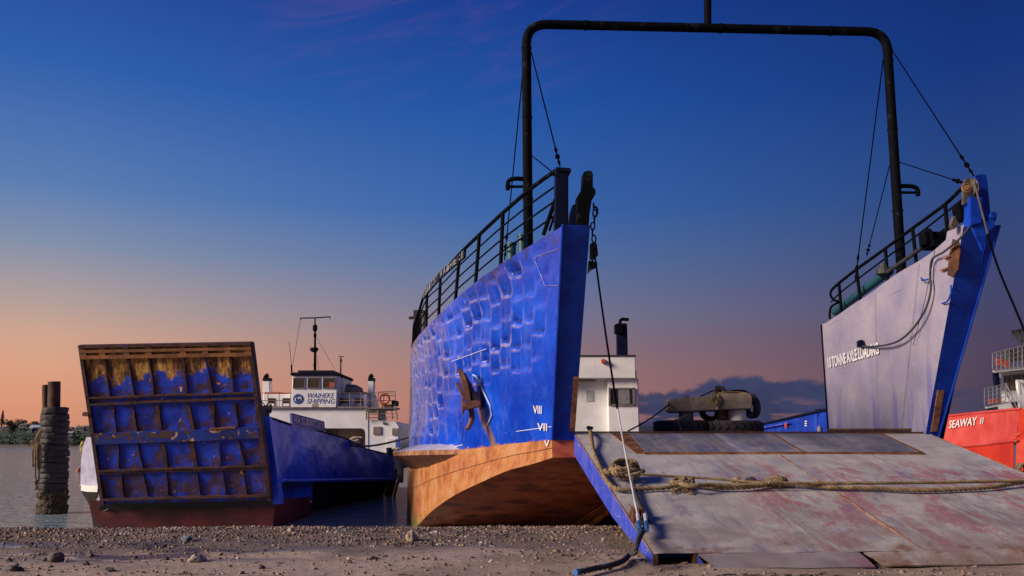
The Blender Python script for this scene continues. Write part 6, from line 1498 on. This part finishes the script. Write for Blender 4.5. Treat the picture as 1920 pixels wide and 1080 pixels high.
# ------------------------------------------------------------------ the red ferry on the right
red = thing('red_ferry', Vector((15, 33, -1)), 'red hulled ferry with white upper decks behind the right bow', 'ferry')
rY = lambda px: 38.5 - (px - 1690) / 230 * 11.0
topl = [(1660, 787), (1757, 781.5), (1830, 774.5), (1912, 766.5)]; knu = [(1660, 832), (1790, 837), (1840, 833), (1905, 825.5)]; bot = [(1660, 905), (1790, 905), (1840, 905), (1904, 910)]
def rs(tab, px): f = spline([p[0] for p in tab], [p[1] for p in tab]); return at(px, f(px), rY(px))
PX_ = [1660 + 252 * i / 60 for i in range(61)]
g = MB(); rows = []
for j in range(13):
    t_ = j / 12; rows.append([rs(topl, x).lerp(rs(knu, min(x, 1906)), t_) + Vector((.03 * mnoise.noise((x * .02, t_ * 2, 0)), 0, 0)) for x in PX_])
g.grid(rows); g.build('hull', MAT['red'], red, smooth=True)
low_t = [rs(knu, min(x, 1906)) for x in PX_]; low_b = [Vector((p.x - .15, p.y + .35, -1.1)) for p in low_t]
g = MB(); g.grid([[p + Vector((-.02, .12, -.08)) for p in low_t], low_b]); g.build('hull_lower', MAT['red_low'], red, smooth=True)
g = MB(); g.tube([p + Vector((-.02, -.03, 0)) for p in low_t], .08, 8); g.build('rubbing_strake', MAT['red'], red, smooth=True)
MB().tube([rs(topl, x) for x in PX_], .05, 8).build('capping_rail', MAT['red'], red, smooth=True)
e1, e2, e3 = rs(topl, 1912), rs(knu, 1906), low_b[-1]
g = MB(); q = Vector((1.0, -1.2, 0)); q2 = Vector((6, -2.5, 0)); g.grid([[e1, e2, e3], [e1 + q, e2 + q + UP * .25, e3 + q * .6], [e1 + q + q2, e2 + q + q2 + UP * .25, e3 + q2]]); g.build('bow_plating', MAT['red_low'], red)
MB().tube([e2 + UP * .15, e2 + Vector((.25, -.25, .35)), e3 + Vector((.2, -.2, .4))], .07, 8).build('bow_bar', MAT['red'], red)
wl = lambda px, py: at(px, py, rY(px) - .045)
text_mesh('SEAWAY', wl(1780, 803.5), wl(1834, 796.5), wl(1780, 789), 'lettering', MAT['letter_white'], red, .02, .2, .012)
text_mesh('II', wl(1838.5, 795.5), wl(1846, 794), wl(1838.5, 784), 'lettering', MAT['letter_white'], red, .02, .2, .0)
g = MB(); dkp = [rs(topl, 1700), rs(topl, 1912)]; g.poly([p + Vector((.35, .5, -.4)) for p in dkp] + [p + Vector((8, 6, -.4)) for p in dkp[::-1]]); g.build('deck', MAT['darkgrey'], red)
SY = 36.0
def bs_(x0, y0, x1, y1, name, mt, par, Y=SY, dY=4.0, bevel=0): return blockY(x0, y0, x1, y1, Y, dY, name, mt, par, bevel)
g = MB(); g.prism([at(x, y, SY) for x, y in ((1877, 697), (2060, 676), (2060, 790), (1877, 790))], (3.4, 5, 0)); su = g.build('deckhouse', MAT['white'], red)
g = MB(); g.prism([at(x, y, SY - .8) for x, y in ((1861, 694), (2060, 670), (2060, 677), (1878, 697), (1861, 698.5))], (4.1, 6, 0)); g.build('upper_deck', MAT['white'], red)
g = MB(); g.prism([at(x, y, SY - .6) for x, y in ((1847, 762), (1893, 752), (1905, 775), (1847, 775))], (1.6, 2.5, 0)); g.build('lower_deck', MAT['white'], red)
g = MB(); g.prism([at(x, y, SY - .62) for x, y in ((1847, 766.5), (1870, 762), (1870, 768), (1847, 769))], (0, .1, 0)); g.build('deck_slot', MAT['darkgrey'], red)
for x0 in (1885, 1894.3, 1903.4, 1912.6, 1922): bs_(x0, 704 - (x0 - 1885) * .12, x0 + 7.4, 733 - (x0 - 1885) * .12, 'window', 'beige', su, SY - .04, .1, .03)
bs_(1900, 753, 1917, 768, 'doorway', 'darkgrey', su, SY - .05, .1); bs_(1914, 712, 1919, 775, 'corner_post', 'white', su, SY - .6, .15)
bs_(1868, 698, 1873, 725, 'pillar', 'navy', red, SY - .3, .2)
def gridrail(x0, ya0, yb0, x1, ya1, yb1, nx, ny, Y, name):
    g = MB()
    for i in range(nx + 1):
        k = i / nx; x = x0 + (x1 - x0) * k; g.tube([at(x, ya0 + (ya1 - ya0) * k, Y), at(x, yb0 + (yb1 - yb0) * k, Y)], .018, 6)
    for j in range(ny + 1):
        q = j / ny; g.tube([at(x0, ya0 + (yb0 - ya0) * q, Y), at(x1, ya1 + (yb1 - ya1) * q, Y)], .022 if j == 0 else .014, 6)
    return g.build(name, MAT['grey'], red)
gridrail(1861, 663, 693, 2020, 621, 676, 20, 4, SY - .85, 'upper_railing'); gridrail(1846, 729, 760, 1885, 720, 752, 5, 4, SY - .65, 'railing')
g = MB()
for a, b in (((1886, 718), (1907, 766)), ((1886, 736), (1901, 768)), ((1912, 715), (1915, 740))): g.tube([at(*a, SY - .65), at(*b, SY - .9)], .025, 6)
for k in range(4): g.tube([at(1888 + k * 5, 722 + k * 11, SY - .68), at(1888 + k * 4, 744 + k * 7, SY - .75)], .014, 5)
g.build('stair_rail', MAT['grey'], red)
for i, (x, y) in enumerate(((1870, 672), (1877, 674), (1886, 675), (1857, 748), (1864, 747), (1871, 746))): bs_(x, y, x + 5.5, y + 13 if y < 700 else y + 8, 'deck_seat', 'buoy_red', red, SY - .3, .12)
g = MB(); g.prism([at(x, y, SY - .6) for x, y in ((1896, 620), (2060, 585), (2060, 590), (1896, 623))], (2.7, 4, 0)); g.tube([at(1913, 617, SY - .5), at(1914, 655, SY - .5)], .035, 6); g.tube([at(1898, 622, SY - .5), at(1898, 640, SY - .5)], .02, 6); g.build('awning', MAT['darkgrey'], red)
for i in range(4): bs_(1893 + i * 9, 656 - i * 2, 1899 + i * 9, 680 - i * 2, 'deck_seat', 'darkgrey', red, SY + .4, .5)
c = at(1917, 880, 27.0); g = MB()
for k in range(6): rope(g, [c + Vector((math.cos(i * .5 + k) * .12, math.sin(k * 2.1) * .08, math.sin(i * .5 + k) * .16)) for i in range(14)], .045)
tag(g.build('rope', MAT['rope'], smooth=True), 'brown rope knot at the right edge of the photo below the red ferry', 'rope')
